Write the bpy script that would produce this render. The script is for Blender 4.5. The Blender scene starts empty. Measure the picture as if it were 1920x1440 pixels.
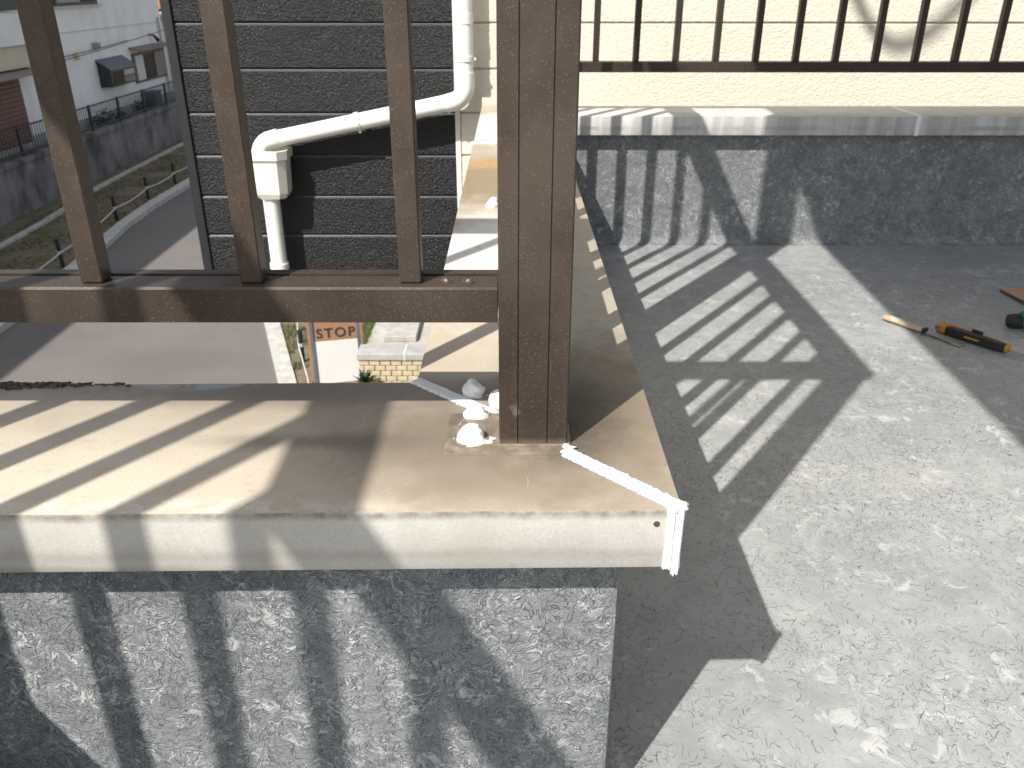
import bpy, bmesh, math, random
from math import sin, cos, pi, radians
from mathutils import Vector, Matrix, noise as mnoise

random.seed(7)
SC = bpy.context.scene
COL = SC.collection

# ------------------------------------------------------------------ camera
cam_d = bpy.data.cameras.new('camera')
cam = bpy.data.objects.new('camera', cam_d)
COL.objects.link(cam)
cam.location = (-0.1507, -0.6104, 0.4175)
cam.rotation_euler = (radians(90 - 25.82), radians(-0.03), radians(-0.026))
cam_d.sensor_width = 36.0
cam_d.lens = 36.0 * 1563.7 / 1920.0
cam_d.clip_start = 0.02
cam_d.clip_end = 900.0
cam_d.dof.use_dof = True
cam_d.dof.focus_distance = 0.80
cam_d.dof.aperture_fstop = 19.0
SC.camera = cam

# ------------------------------------------------------------------ sky, sun, exposure
SUN_AZ, SUN_EL = radians(54.03), radians(47.53)      # heading the light travels towards / height
world = bpy.data.worlds.new('World')
SC.world = world
world.use_nodes = True
wn = world.node_tree
wn.nodes.clear()
sky = wn.nodes.new('ShaderNodeTexSky')
sky.sky_type = 'NISHITA'
sky.sun_disc = False
sky.sun_elevation = SUN_EL
sky.sun_rotation = math.atan2(-cos(SUN_AZ), -sin(SUN_AZ)) % (2 * pi)
sky.air_density = 1.0
sky.dust_density = 2.0
sky.ozone_density = 1.0
bg = wn.nodes.new('ShaderNodeBackground')
bg.inputs['Strength'].default_value = 0.127
wo = wn.nodes.new('ShaderNodeOutputWorld')
hs = wn.nodes.new('ShaderNodeHueSaturation')      # thin milky haze: a paler sky than the clear-air model
hs.inputs['Saturation'].default_value = 0.45
wn.links.new(sky.outputs[0], hs.inputs['Color'])
wn.links.new(hs.outputs[0], bg.inputs[0])
wn.links.new(bg.outputs[0], wo.inputs[0])

sun_d = bpy.data.lights.new('sun', 'SUN')
sun_d.energy = 4.6
sun_d.angle = radians(0.55)
sun_d.color = (1.0, 0.96, 0.89)
sun = bpy.data.objects.new('sun', sun_d)
COL.objects.link(sun)
sun_dir = Vector((cos(SUN_AZ) * cos(SUN_EL), sin(SUN_AZ) * cos(SUN_EL), -sin(SUN_EL)))
sun.rotation_euler = sun_dir.to_track_quat('-Z', 'Y').to_euler()
sun.location = (-6, -8, 12)

SC.view_settings.view_transform = 'Standard'
SC.view_settings.look = 'None'
SC.view_settings.gamma = 1.0
SC.view_settings.use_curve_mapping = False
SC.view_settings.exposure = 0.46

# ------------------------------------------------------------------ main sizes (metres, coping top is z = 0)
W = 0.26            # coping width
HF = 0.0637         # coping lip height
OV = 0.044          # coping overhang over the wall
YF = 2.354          # front edge of the far coping
ZF = -0.458         # balcony floor
GZ = -3.6           # street
YW = 3.5            # neighbour's wall


# ------------------------------------------------------------------ material helpers
class NT:
    def __init__(s, name):
        s.m = bpy.data.materials.new(name)
        s.m.use_nodes = True
        s.t = s.m.node_tree
        s.b = s.t.nodes['Principled BSDF']
        s.geo = None

    def node(s, typ, **kw):
        n = s.t.nodes.new(typ)
        for k, v in kw.items():
            setattr(n, k, v)
        return n

    def put(s, sock, v):
        if hasattr(v, 'is_output') or hasattr(v, 'links'):
            s.t.links.new(v, sock)
        elif v is not None:
            sock.default_value = v

    def pos(s):
        if s.geo is None:
            s.geo = s.node('ShaderNodeNewGeometry')
        return s.geo.outputs['Position']

    def nrm(s):
        s.pos()
        return s.geo.outputs['Normal']

    def math(s, op, a, b=None, clamp=False):
        n = s.node('ShaderNodeMath', operation=op)
        n.use_clamp = clamp
        s.put(n.inputs[0], a)
        if b is not None:
            s.put(n.inputs[1], b)
        return n.outputs[0]

    def vmath(s, op, a, b=None, scale=None):
        n = s.node('ShaderNodeVectorMath', operation=op)
        s.put(n.inputs[0], a)
        if b is not None:
            s.put(n.inputs[1], b)
        if scale is not None:
            n.inputs['Scale'].default_value = scale
        return n.outputs['Value'] if op in ('LENGTH', 'DOT_PRODUCT', 'DISTANCE') else n.outputs[0]

    def sep(s, v):
        n = s.node('ShaderNodeSeparateXYZ')
        s.put(n.inputs[0], v)
        return n.outputs

    def comb(s, x, y, z=0.0):
        n = s.node('ShaderNodeCombineXYZ')
        s.put(n.inputs[0], x); s.put(n.inputs[1], y); s.put(n.inputs[2], z)
        return n.outputs[0]

    def noise(s, v, scale, detail=3.0, rough=0.55, dist=0.0, dim='3D', color=False):
        n = s.node('ShaderNodeTexNoise', noise_dimensions=dim)
        s.put(n.inputs['Vector'], v)
        n.inputs['Scale'].default_value = scale
        n.inputs['Detail'].default_value = detail
        n.inputs['Roughness'].default_value = rough
        n.inputs['Distortion'].default_value = dist
        return n.outputs['Color'] if color else n.outputs['Fac']

    def rng(s, v, a, b, c=0.0, d=1.0, smooth=True):
        n = s.node('ShaderNodeMapRange')
        n.interpolation_type = 'SMOOTHSTEP' if smooth else 'LINEAR'
        s.put(n.inputs['Value'], v)
        s.put(n.inputs['From Min'], a); s.put(n.inputs['From Max'], b)
        s.put(n.inputs['To Min'], c); s.put(n.inputs['To Max'], d)
        return n.outputs['Result']

    def mix(s, f, a, b, blend='MIX'):
        n = s.node('ShaderNodeMix', data_type='RGBA', blend_type=blend)
        s.put(n.inputs[0], f)
        s.put(n.inputs[6], rgba(a)); s.put(n.inputs[7], rgba(b))
        return n.outputs[2]

    def bump(s, h, strength=0.3, dist=0.002, normal=None):
        n = s.node('ShaderNodeBump')
        n.inputs['Strength'].default_value = strength
        n.inputs['Distance'].default_value = dist
        s.put(n.inputs['Height'], h)
        if normal is not None:
            s.put(n.inputs['Normal'], normal)
        return n.outputs[0]

    def blob(s, c, r, edge=1.0, wob=None):
        """1 in the middle of an ellipsoidal patch, fading to 0 at its rim"""
        v = s.vmath('SUBTRACT', s.pos(), c)
        v = s.vmath('MULTIPLY', v, tuple(1.0 / q for q in r))
        d = s.vmath('LENGTH', v)
        if wob is not None:
            d = s.math('ADD', d, wob)
        return s.rng(d, 1.0, 1.0 - edge)

    def out(s, col=None, rough=None, normal=None, spec=None, metal=None):
        if col is not None:
            s.put(s.b.inputs['Base Color'], rgba(col))
        if rough is not None:
            s.put(s.b.inputs['Roughness'], rough)
        if normal is not None:
            s.put(s.b.inputs['Normal'], normal)
        if spec is not None:
            s.put(s.b.inputs['Specular IOR Level'], spec)
        if metal is not None:
            s.put(s.b.inputs['Metallic'], metal)
        return s.m


def rgba(c):
    if isinstance(c, (tuple, list)):
        return (c[0], c[1], c[2], 1.0)
    return c


def stroke_group():
    """short curved hair-like strokes, one per Voronoi cell of a 2D vector"""
    g = bpy.data.node_groups.new('fibre_strokes', 'ShaderNodeTree')
    I = g.interface
    I.new_socket('Vector', in_out='INPUT', socket_type='NodeSocketVector')
    for nme, dv in (('Width', 0.05), ('Length', 0.45), ('Curl', 2.0), ('Amount', 0.5)):
        k = I.new_socket(nme, in_out='INPUT', socket_type='NodeSocketFloat'); k.default_value = dv
    I.new_socket('Mask', in_out='OUTPUT', socket_type='NodeSocketFloat')
    gi = g.nodes.new('NodeGroupInput'); go = g.nodes.new('NodeGroupOutput')

    def L(a, b): g.links.new(a, b)

    def mt(op, a, b=None):
        n = g.nodes.new('ShaderNodeMath'); n.operation = op
        for i, v in enumerate((a, b)):
            if v is None: continue
            if hasattr(v, 'is_output'): L(v, n.inputs[i])
            else: n.inputs[i].default_value = v
        return n.outputs[0]
    vo = g.nodes.new('ShaderNodeTexVoronoi'); vo.voronoi_dimensions = '2D'; vo.feature = 'F1'
    vo.inputs['Scale'].default_value = 1.0; vo.inputs['Randomness'].default_value = 1.0
    L(gi.outputs['Vector'], vo.inputs['Vector'])
    sb = g.nodes.new('ShaderNodeVectorMath'); sb.operation = 'SUBTRACT'
    L(gi.outputs['Vector'], sb.inputs[0]); L(vo.outputs['Position'], sb.inputs[1])
    sp = g.nodes.new('ShaderNodeSeparateXYZ'); L(sb.outputs[0], sp.inputs[0])
    sc = g.nodes.new('ShaderNodeSeparateColor'); L(vo.outputs['Color'], sc.inputs[0])
    ang = mt('MULTIPLY', sc.outputs[0], 2 * pi)
    ca, sa = mt('COSINE', ang), mt('SINE', ang)
    u = mt('ADD', mt('MULTIPLY', sp.outputs[0], ca), mt('MULTIPLY', sp.outputs[1], sa))
    v = mt('SUBTRACT', mt('MULTIPLY', sp.outputs[1], ca), mt('MULTIPLY', sp.outputs[0], sa))
    k = mt('MULTIPLY', mt('SUBTRACT', sc.outputs[1], 0.5), gi.outputs['Curl'])
    vv = mt('ABSOLUTE', mt('ADD', v, mt('MULTIPLY', k, mt('SUBTRACT', mt('MULTIPLY', u, u), 0.04))))

    def sm(val, a, b):
        n = g.nodes.new('ShaderNodeMapRange'); n.interpolation_type = 'SMOOTHSTEP'
        L(val, n.inputs['Value'])
        for i, q in ((1, a), (2, b)):
            if hasattr(q, 'is_output'): L(q, n.inputs[i])
            else: n.inputs[i].default_value = q
        n.inputs[3].default_value = 1.0; n.inputs[4].default_value = 0.0
        return n.outputs[0]
    m1 = sm(vv, mt('MULTIPLY', gi.outputs['Width'], 0.25), gi.outputs['Width'])
    ln = mt('MULTIPLY', gi.outputs['Length'], mt('ADD', mt('MULTIPLY', sc.outputs[2], 0.6), 0.5))
    m2 = sm(mt('ABSOLUTE', u), mt('MULTIPLY', ln, 0.7), ln)
    n = g.nodes.new('ShaderNodeMath'); n.operation = 'LESS_THAN'
    wn_ = g.nodes.new('ShaderNodeTexWhiteNoise'); wn_.noise_dimensions = '3D'; L(vo.outputs['Color'], wn_.inputs['Vector'])
    L(wn_.outputs['Value'], n.inputs[0]); L(gi.outputs['Amount'], n.inputs[1])
    r = mt('MULTIPLY', mt('MULTIPLY', m1, m2), n.outputs[0])
    L(r, go.inputs['Mask'])
    return g


STROKES = stroke_group()


def strokes(s, vec, scale, rot, off, width, length, curl, amount):
    mp = s.node('ShaderNodeMapping')
    s.put(mp.inputs['Vector'], vec)
    mp.inputs['Location'].default_value = (off, off * 0.7, 0)
    mp.inputs['Rotation'].default_value = (0, 0, rot)
    mp.inputs['Scale'].default_value = (scale, scale, 1)
    g = s.node('ShaderNodeGroup'); g.node_tree = STROKES
    s.put(g.inputs['Vector'], mp.outputs[0])
    g.inputs['Width'].default_value = width
    g.inputs['Length'].default_value = length
    g.inputs['Curl'].default_value = curl
    s.put(g.inputs['Amount'], amount)
    return g.outputs[0]


def mat_frp(name, wall):
    """glass-fibre coating: chopped strands, dark and white, under a grey top coat"""
    s = NT(name)
    p = s.sep(s.pos())
    if wall:
        vec = s.comb(s.math('ADD', p[0], p[1]), p[2])
    else:
        vec = s.comb(p[0], p[1])
    warp = s.vmath('SUBTRACT', s.noise(vec, 17, 3, dim='2D', color=True), (0.5, 0.5, 0.5))
    wv = s.vmath('ADD', vec, s.vmath('SCALE', warp, scale=0.035))
    big = s.noise(vec, 1.7, 3, dim='2D')
    mid = s.noise(wv, 12, 4, 0.62, 0.8, dim='2D')
    dn = s.noise(vec, 5.5, 3, 0.55, 0.4, dim='2D')

    def ridge(scale, dist, w, seed, rough=0.6):
        q = s.vmath('ADD', wv, (seed, seed * 0.37, 0))
        n = s.noise(q, scale, 2.0, rough, dist, dim='2D')
        return s.rng(s.math('ABSOLUTE', s.math('SUBTRACT', n, 0.5)), w, w * 0.15)

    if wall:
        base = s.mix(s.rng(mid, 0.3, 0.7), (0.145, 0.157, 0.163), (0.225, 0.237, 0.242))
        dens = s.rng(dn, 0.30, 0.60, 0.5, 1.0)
    else:
        base = s.mix(s.rng(mid, 0.3, 0.7), (0.295, 0.305, 0.305), (0.36, 0.366, 0.362))
        band = s.noise(s.vmath('MULTIPLY', vec, (0.5, 3.2, 1.0)), 2.6, 3, 0.55, dim='2D')
        dn = s.math('ADD', s.math('MULTIPLY', dn, 0.55), s.math('MULTIPLY', band, 0.45))
        dens = s.rng(dn, 0.38, 0.60, 0.22, 1.0)
    base = s.mix(s.rng(big, 0.35, 0.65), base, s.mix(1.0, base, (0.84, 0.85, 0.86), 'MULTIPLY'))
    # pale blotches where the resin is thin
    sw = s.noise(wv, 34 if wall else 24, 5, 0.68, 1.4 if wall else 0.7, dim='2D')
    gate = s.noise(vec, 10 if wall else 7, 3, 0.6, 0.7, dim='2D')
    pale = s.math('MULTIPLY', s.rng(sw, 0.52, 0.66), s.rng(gate, 0.42, 0.62))
    base = s.mix(s.math('MULTIPLY', pale, 0.85 if wall else 0.56), base, (0.50, 0.515, 0.51) if wall else (0.60, 0.61, 0.60))
    # white filaments running together
    fil = s.math('MAXIMUM', ridge(38, 1.2, 0.022, 3.3), s.math('MAXIMUM', ridge(70, 1.6, 0.035, 11.7), ridge(24, 2.0, 0.014, 21.0)))
    fgate = s.rng(s.noise(vec, 21, 3, 0.6, dim='2D'), 0.40, 0.62)
    fil = s.math('MULTIPLY', fil, fgate)
    wf = strokes(s, wv, 60, 0.7, 3.1, 0.030, 0.7, 1.6, dens)
    if wall:
        wf = s.math('MAXIMUM', wf, strokes(s, wv, 84, 1.9, 7.7, 0.04, 0.65, 1.8, dens))
    white = s.math('MAXIMUM', s.math('MULTIPLY', fil, 0.95 if wall else 0.35), s.math('MULTIPLY', wf, 0.55 if wall else 0.18))
    base = s.mix(s.math('MULTIPLY', white, 0.85), base, (0.54, 0.555, 0.55) if wall else (0.58, 0.59, 0.585))
    # dark fibres
    lay = ((54, 0.3, 0.0, 0.044, 0.74, 1.7), (68, 1.3, 5.3, 0.052, 0.72, 2.2), (82, 2.3, 9.1, 0.058, 0.68, 2.4), (100, 0.9, 13.7, 0.064, 0.68, 2.0))
    if wall:
        lay = ((95, 0.3, 0.0, 0.070, 0.66, 1.8), (118, 1.3, 5.3, 0.080, 0.66, 2.2), (140, 2.3, 9.1, 0.09, 0.62, 2.4), (76, 0.9, 13.7, 0.045, 0.7, 1.6))
    df = None
    for sc, ro, of, wd, ln, cu in lay:
        q = strokes(s, wv, sc, ro, of, wd, ln, cu, dens)
        df = q if df is None else s.math('MAXIMUM', df, q)
    df = s.math('MULTIPLY', df, s.rng(s.noise(vec, 60, 2, 0.5, dim='2D'), 0.30, 0.62, 0.25, 1.0))
    base = s.mix(s.math('MULTIPLY', df, 0.80 if wall else 0.92), base, (0.055, 0.06, 0.065) if wall else (0.07, 0.075, 0.08))
    gr = s.noise(vec, 420, 2, 0.6, dim='2D')
    base = s.mix(s.rng(gr, 0.3, 0.7, 0.0, 0.14, False), base, (0.45, 0.45, 0.45))
    h = s.math('ADD', s.math('MULTIPLY', white, 1.0), s.math('MULTIPLY', df, -0.9))
    h = s.math('ADD', h, s.math('MULTIPLY', s.noise(wv, 75, 4, 0.62, 1.0, dim='2D'), 2.6 if wall else 1.2))
    return s.out(base, 0.5 if wall else 0.36, s.bump(h, 0.75 if wall else 0.30, 0.0013), spec=0.35 if wall else 0.55)


def mat_coping(name, far=False):
    s = NT(name)
    P = s.pos()
    n1 = s.noise(P, 9, 5, 0.6)
    n2 = s.noise(P, 55, 5, 0.65)
    n3 = s.noise(P, 380, 3, 0.7)
    wob = s.math('MULTIPLY', s.math('SUBTRACT', s.noise(P, 14, 4, 0.6), 0.5), 0.9)
    up = s.rng(s.sep(s.nrm())[2], 0.5, 0.9)
    if far:
        top = s.mix(s.rng(n1, 0.3, 0.7), (0.50, 0.50, 0.47), (0.62, 0.62, 0.60))
        brown = s.blob((2.1, YF + 0.15, 0), (0.95, 0.3, 0.2), 0.6, wob)
        top = s.mix(s.math('MULTIPLY', brown, 0.75), top, (0.42, 0.36, 0.31))
        st = s.noise(s.vmath('MULTIPLY', P, (1.0, 1.0, 0.08)), 22, 4, 0.6)
        lip = s.mix(s.rng(st, 0.35, 0.65), (0.40, 0.40, 0.39), (0.60, 0.61, 0.60))
        z = s.sep(P)[2]
        band = s.math('MULTIPLY', s.rng(z, -0.05, -0.043), s.rng(z, -0.028, -0.038))
        lip = s.mix(s.math('MULTIPLY', band, s.rng(n1, 0.4, 0.65, 0.0, 0.55)), lip, (0.27, 0.25, 0.22))
    else:
        top = s.mix(s.rng(n1, 0.25, 0.75), (0.43, 0.365, 0.285), (0.51, 0.44, 0.35))
        # pale chalky front part, at the left
        top = s.mix(s.math('MULTIPLY', s.blob((-0.54, 0.05, 0), (0.38, 0.17, 0.2), 0.95, wob), 0.9), top, (0.60, 0.535, 0.43))
        chalk = s.math('MULTIPLY', s.blob((-0.48, 0.002, 0), (0.36, 0.022, 0.02), 0.7, wob), s.rng(n2, 0.42, 0.58))
        top = s.mix(s.math('MULTIPLY', chalk, 0.6), top, (0.70, 0.67, 0.60))
        # grime round the post; darker along the back
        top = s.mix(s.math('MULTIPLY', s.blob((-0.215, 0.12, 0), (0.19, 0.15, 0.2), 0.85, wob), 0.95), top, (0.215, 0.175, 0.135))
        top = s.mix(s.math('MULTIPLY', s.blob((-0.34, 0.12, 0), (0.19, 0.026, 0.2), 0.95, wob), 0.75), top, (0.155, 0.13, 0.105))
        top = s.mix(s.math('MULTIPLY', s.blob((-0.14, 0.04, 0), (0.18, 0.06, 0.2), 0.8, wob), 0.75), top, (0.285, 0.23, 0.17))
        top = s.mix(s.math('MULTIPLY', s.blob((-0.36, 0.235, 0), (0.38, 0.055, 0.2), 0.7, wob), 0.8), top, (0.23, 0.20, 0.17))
        # depth run
        top = s.mix(s.math('MULTIPLY', s.blob((-0.03, 0.55, 0), (0.14, 0.66, 0.2), 0.5, wob), 0.85), top, (0.40, 0.365, 0.31))
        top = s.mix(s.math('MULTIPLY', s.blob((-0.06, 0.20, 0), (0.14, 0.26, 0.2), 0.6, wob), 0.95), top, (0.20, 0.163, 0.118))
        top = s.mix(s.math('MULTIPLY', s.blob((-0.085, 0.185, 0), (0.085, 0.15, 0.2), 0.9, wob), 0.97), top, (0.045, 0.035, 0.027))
        top = s.mix(s.math('MULTIPLY', s.blob((-0.20, 0.74, 0), (0.13, 0.36, 0.2), 0.55, wob), 0.95), top, (0.74, 0.73, 0.69))
        top = s.mix(s.math('MULTIPLY', s.blob((-0.17, 1.36, 0), (0.2, 0.32, 0.2), 0.5, wob), 1.0), top, (0.30, 0.225, 0.135))
        top = s.mix(s.math('MULTIPLY', s.blob((-0.17, 1.54, 0), (0.22, 0.12, 0.2), 0.8, wob), 0.85), top, (0.50, 0.31, 0.11))
        top = s.mix(s.math('MULTIPLY', s.blob((-0.17, 2.15, 0), (0.3, 0.36, 0.2), 0.5, wob), 0.9), top, (0.66, 0.65, 0.62))
        # flaked pale patch on the back edge
        pt = s.math('MULTIPLY', s.blob((-0.515, 0.255, 0), (0.085, 0.024, 0.02), 0.5, wob), s.rng(n2, 0.40, 0.5))
        top = s.mix(s.math('MULTIPLY', pt, 0.7), top, (0.50, 0.55, 0.58))
        lip = s.mix(s.rng(n1, 0.3, 0.7), (0.47, 0.455, 0.41), (0.56, 0.545, 0.50))
        z = s.sep(P)[2]
        wz = s.math('MULTIPLY', s.math('SUBTRACT', n1, 0.5), 0.012)
        zz = s.math('ADD', z, wz)
        band = s.math('MULTIPLY', s.rng(zz, -0.056, -0.046), s.rng(zz, -0.036, -0.046))
        lip = s.mix(s.math('MULTIPLY', band, 0.34), lip, (0.33, 0.28, 0.23))
        low = s.math('MULTIPLY', s.rng(zz, -0.052, -0.062), s.rng(s.sep(P)[0], -0.25, -0.5))
        lip = s.mix(s.math('MULTIPLY', low, 0.5), lip, (0.30, 0.235, 0.19))
        crease = s.rng(s.math('ABSOLUTE', s.math('ADD', zz, 0.003)), 0.009, 0.0)
        lip = s.mix(s.math('MULTIPLY', crease, s.rng(n2, 0.3, 0.7, 0.35, 0.95)), lip, (0.17, 0.135, 0.105))
    col = s.mix(up, lip, top)
    # fine speckle, tiny dark flecks and rare scratches
    col = s.mix(s.rng(n3, 0.35, 0.7, 0.0, 0.30, False), col, (0.27, 0.24, 0.20))
    col = s.mix(s.rng(n2, 0.54, 0.80, 0.0, 0.40), col, (0.27, 0.22, 0.17))
    fl = s.rng(s.noise(s.vmath('MULTIPLY', P, (1.0, 2.2, 1.0)), 190, 2, 0.5), 0.69, 0.76)
    fl = s.math('MULTIPLY', fl, s.math('ADD', s.math('MULTIPLY', up, 0.8), 0.2))
    col = s.mix(s.math('MULTIPLY', fl, 0.7), col, (0.10, 0.085, 0.07))
    p = s.sep(P)
    sc = strokes(s, s.comb(p[0], p[1]), 26, 0.4, 2.0, 0.013, 0.42, 1.0, 0.09)
    col = s.mix(s.math('MULTIPLY', sc, 0.35), col, (0.72, 0.68, 0.6))
    return s.out(col, s.rng(n2, 0.3, 0.7, 0.38, 0.58), s.bump(s.math('ADD', n2, s.math('MULTIPLY', n3, 0.3)), 0.12, 0.0008), spec=0.4)


def mat_bronze(name, dusty=True):
    s = NT(name)
    P = s.pos()
    v = s.node('ShaderNodeTexVoronoi'); v.inputs['Scale'].default_value = 520
    s.put(v.inputs['Vector'], P)
    cr = s.sep(v.outputs['Color'])
    clump = s.noise(P, 24, 3, 0.6)
    on = s.math('LESS_THAN', cr[0], s.rng(clump, 0.35, 0.7, 0.08, 0.55))
    dot = s.math('MULTIPLY', s.rng(v.outputs['Distance'], 0.36, 0.10), on)
    n1 = s.noise(P, 16, 4, 0.6)
    n2 = s.noise(s.vmath('MULTIPLY', P, (1, 1, 0.12)), 60, 4, 0.6)
    n3 = s.noise(P, 700, 2, 0.6)
    col = s.mix(s.rng(n1, 0.3, 0.7), (0.029, 0.0205, 0.0165), (0.040, 0.029, 0.023))
    if dusty:
        # dust film, washed off near the foot of the post
        dust = s.rng(s.sep(P)[2], 0.03, 0.28, 0.02, 0.40)
        dust = s.math('MULTIPLY', dust, s.rng(n1, 0.25, 0.75, 0.6, 1.25))
        col = s.mix(dust, col, (0.120, 0.092, 0.073))
        foot = s.math('MULTIPLY', s.rng(s.sep(P)[2], 0.012, 0.003), 0.6)
        col = s.mix(foot, col, (0.19, 0.155, 0.115))
        smear = s.blob((-0.147, 0.106, 0.043), (0.006, 0.02, 0.009), 0.8, s.math('MULTIPLY', s.math('SUBTRACT', s.noise(P, 190, 3, 0.6), 0.5), 2.2))
        col = s.mix(s.math('MULTIPLY', smear, 0.4), col, (0.30, 0.26, 0.26))
    col = s.mix(s.rng(n2, 0.45, 0.75, 0.0, 0.12), col, (0.10, 0.078, 0.06))
    col = s.mix(s.math('MULTIPLY', dot, 0.5), col, (0.30, 0.235, 0.185))
    col = s.mix(s.rng(n3, 0.35, 0.75, 0.0, 0.25, False), col, (0.12, 0.093, 0.073))
    return s.out(col, s.rng(n1, 0.3, 0.7, 0.36, 0.5), s.bump(s.math('ADD', n3, dot), 0.10, 0.0004), spec=0.30, metal=0.12)


def mat_siding(name, c0, c1, rough, strength, scale, spec=0.5):
    s = NT(name)
    P = s.vmath('MULTIPLY', s.pos(), (1, 1, 1.25))
    a = s.noise(P, scale, 4, 0.55, 0.5)
    b = s.noise(P, scale * 3.1, 3, 0.6)
    big = s.noise(P, 2.2, 3)
    h = s.math('ADD', s.rng(a, 0.3, 0.72), s.math('MULTIPLY', b, 0.35))
    col = s.mix(s.rng(big, 0.3, 0.7), c0, c1)
    return s.out(col, rough, s.bump(h, strength, 0.006), spec=spec)


def mat_plain(name, col, rough=0.5, var=0.15, scale=20, bump=0.0, bscale=80, spec=0.5, metal=0.0, col2=None):
    s = NT(name)
    P = s.pos()
    n = s.noise(P, scale, 4, 0.6)
    c2 = col2 if col2 else tuple(q * (1 - var) for q in col)
    c = s.mix(s.rng(n, 0.3, 0.7), col, c2)
    nb = s.bump(s.noise(P, bscale, 4, 0.6), bump, 0.003) if bump else None
    return s.out(c, rough, nb, spec=spec, metal=metal)


def mat_asphalt(name):
    s = NT(name)
    P = s.pos()
    n = s.noise(P, 0.9, 5, 0.6); g = s.noise(P, 70, 3, 0.7)
    c = s.mix(s.rng(n, 0.3, 0.7), (0.142, 0.128, 0.120), (0.175, 0.160, 0.150))
    c = s.mix(s.rng(g, 0.35, 0.7, 0, 0.45), c, (0.09, 0.082, 0.08))
    return s.out(c, 0.85, s.bump(g, 0.3, 0.01))


def mat_stained(name, c0, c1, dark, vert=True, amount=0.8, scale=1.6):
    """old concrete or render with streaks"""
    s = NT(name)
    P = s.pos()
    a = s.noise(P, scale * 2, 5, 0.65)
    st = s.noise(s.vmath('MULTIPLY', P, (1, 1, 0.42 if vert else 1)), scale * 2.4, 5, 0.65)
    g = s.noise(P, 45, 3, 0.6)
    c = s.mix(s.rng(a, 0.3, 0.7), c0, c1)
    c = s.mix(s.math('MULTIPLY', s.rng(st, 0.42, 0.68), amount), c, dark)
    c = s.mix(s.rng(g, 0.4, 0.8, 0, 0.2), c, dark)
    return s.out(c, 0.85, s.bump(g, 0.15, 0.006))


def mat_soil(name):
    s = NT(name)
    P = s.pos()
    a = s.noise(P, 1.3, 5, 0.65); b = s.noise(P, 9, 4, 0.65); g = s.noise(P, 60, 3, 0.7)
    c = s.mix(s.rng(b, 0.3, 0.7), (0.15, 0.115, 0.075), (0.22, 0.175, 0.12))
    c = s.mix(s.rng(a, 0.46, 0.62, 0, 0.8), c, (0.085, 0.115, 0.035))
    c = s.mix(s.rng(g, 0.45, 0.8, 0, 0.5), c, (0.07, 0.055, 0.035))
    return s.out(c, 0.95, s.bump(s.math('ADD', b, g), 0.5, 0.02))


FRP_F = mat_frp('grey_frp_floor', False)
FRP_W = mat_frp('grey_frp_wall', True)
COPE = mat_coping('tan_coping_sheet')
COPE_FAR = mat_coping('grey_coping_sheet', True)
BRONZE = mat_bronze('bronze_aluminium')
BRONZE_B = mat_bronze('bronze_aluminium_plain', False)
BLACK_S = mat_siding('black_siding', (0.0065, 0.0068, 0.0080), (0.0085, 0.0088, 0.0102), 0.34, 0.62, 105, 0.42)
BLACK_T = mat_plain('black_trim', (0.016, 0.0175, 0.021), 0.5, 0.2, 8, 0.1, 60)
LIP_HILITE = mat_plain('siding_lip_highlight', (0.12, 0.125, 0.135), 0.4, 0.1, 8)  # pale tone paints in the sun catching the boards' top bevel
CREAM_S = mat_siding('cream_siding', (0.70, 0.655, 0.545), (0.73, 0.685, 0.575), 0.7, 0.36, 75, 0.3)
DARKGAP = mat_plain('joint_shadow_board', (0.03, 0.03, 0.03), 0.8)
CREAMGAP = mat_plain('cream_joint_board', (0.62, 0.57, 0.47), 0.8)
WHITE_PVC = mat_plain('white_pipe', (0.86, 0.85, 0.81), 0.32, 0.05, 12, 0.02)
CREAM_PVC = mat_plain('ivory_box', (0.80, 0.785, 0.69), 0.4, 0.05, 9)
SEAL = mat_plain('white_sealant', (0.80, 0.80, 0.79), 0.42, 0.04, 120, 0.25, 260)
SEAL_OLD = mat_plain('greyed_sealant', (0.62, 0.62, 0.59), 0.55, 0.15, 60, 0.2, 200)
PLATE = mat_plain('grimy_base_plate', (0.15, 0.12, 0.09), 0.42, 0.35, 60, 0.35, 160, col2=(0.26, 0.215, 0.165))
CRUMB = mat_plain('peeled_dark_sealant', (0.045, 0.04, 0.035), 0.8, 0.5, 140, 0.8, 220, col2=(0.13, 0.115, 0.10))
STEEL = mat_plain('steel', (0.42, 0.40, 0.37), 0.35, 0.2, 90, metal=0.8)
SCREW = mat_plain('dull_screw', (0.20, 0.165, 0.135), 0.4, 0.35, 300, metal=0.5)
DARKHOLE = mat_plain('dark_rivet', (0.07, 0.062, 0.052), 0.6, 0.3, 200)
WOOD = mat_plain('worn_wood', (0.42, 0.31, 0.20), 0.6, 0.45, 60, 0.3, 120, col2=(0.56, 0.47, 0.36))
ORANGE = mat_plain('orange_plastic', (0.62, 0.26, 0.035), 0.42, 0.3, 70, 0.05)
RUBBER = mat_plain('black_rubber', (0.022, 0.021, 0.020), 0.6, 0.3, 60, 0.2, 300)
GREENP = mat_plain('green_plastic', (0.02, 0.26, 0.17), 0.35, 0.15, 20)
CARD = mat_plain('cardboard', (0.40, 0.265, 0.16), 0.8, 0.12, 30, 0.1, 120)
CARD_E = mat_plain('cardboard_edge', (0.14, 0.10, 0.07), 0.9, 0.3, 200)
ASPH = mat_asphalt('asphalt')
KERB = mat_stained('pale_kerb_concrete', (0.42, 0.41, 0.38), (0.54, 0.53, 0.49), (0.30, 0.27, 0.22), False, 0.5, 3)
SOIL = mat_soil('verge_soil')
WALLC = mat_stained('stained_retaining_concrete', (0.14, 0.135, 0.13), (0.25, 0.24, 0.24), (0.035, 0.033, 0.034), True, 0.85, 0.75)
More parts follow.
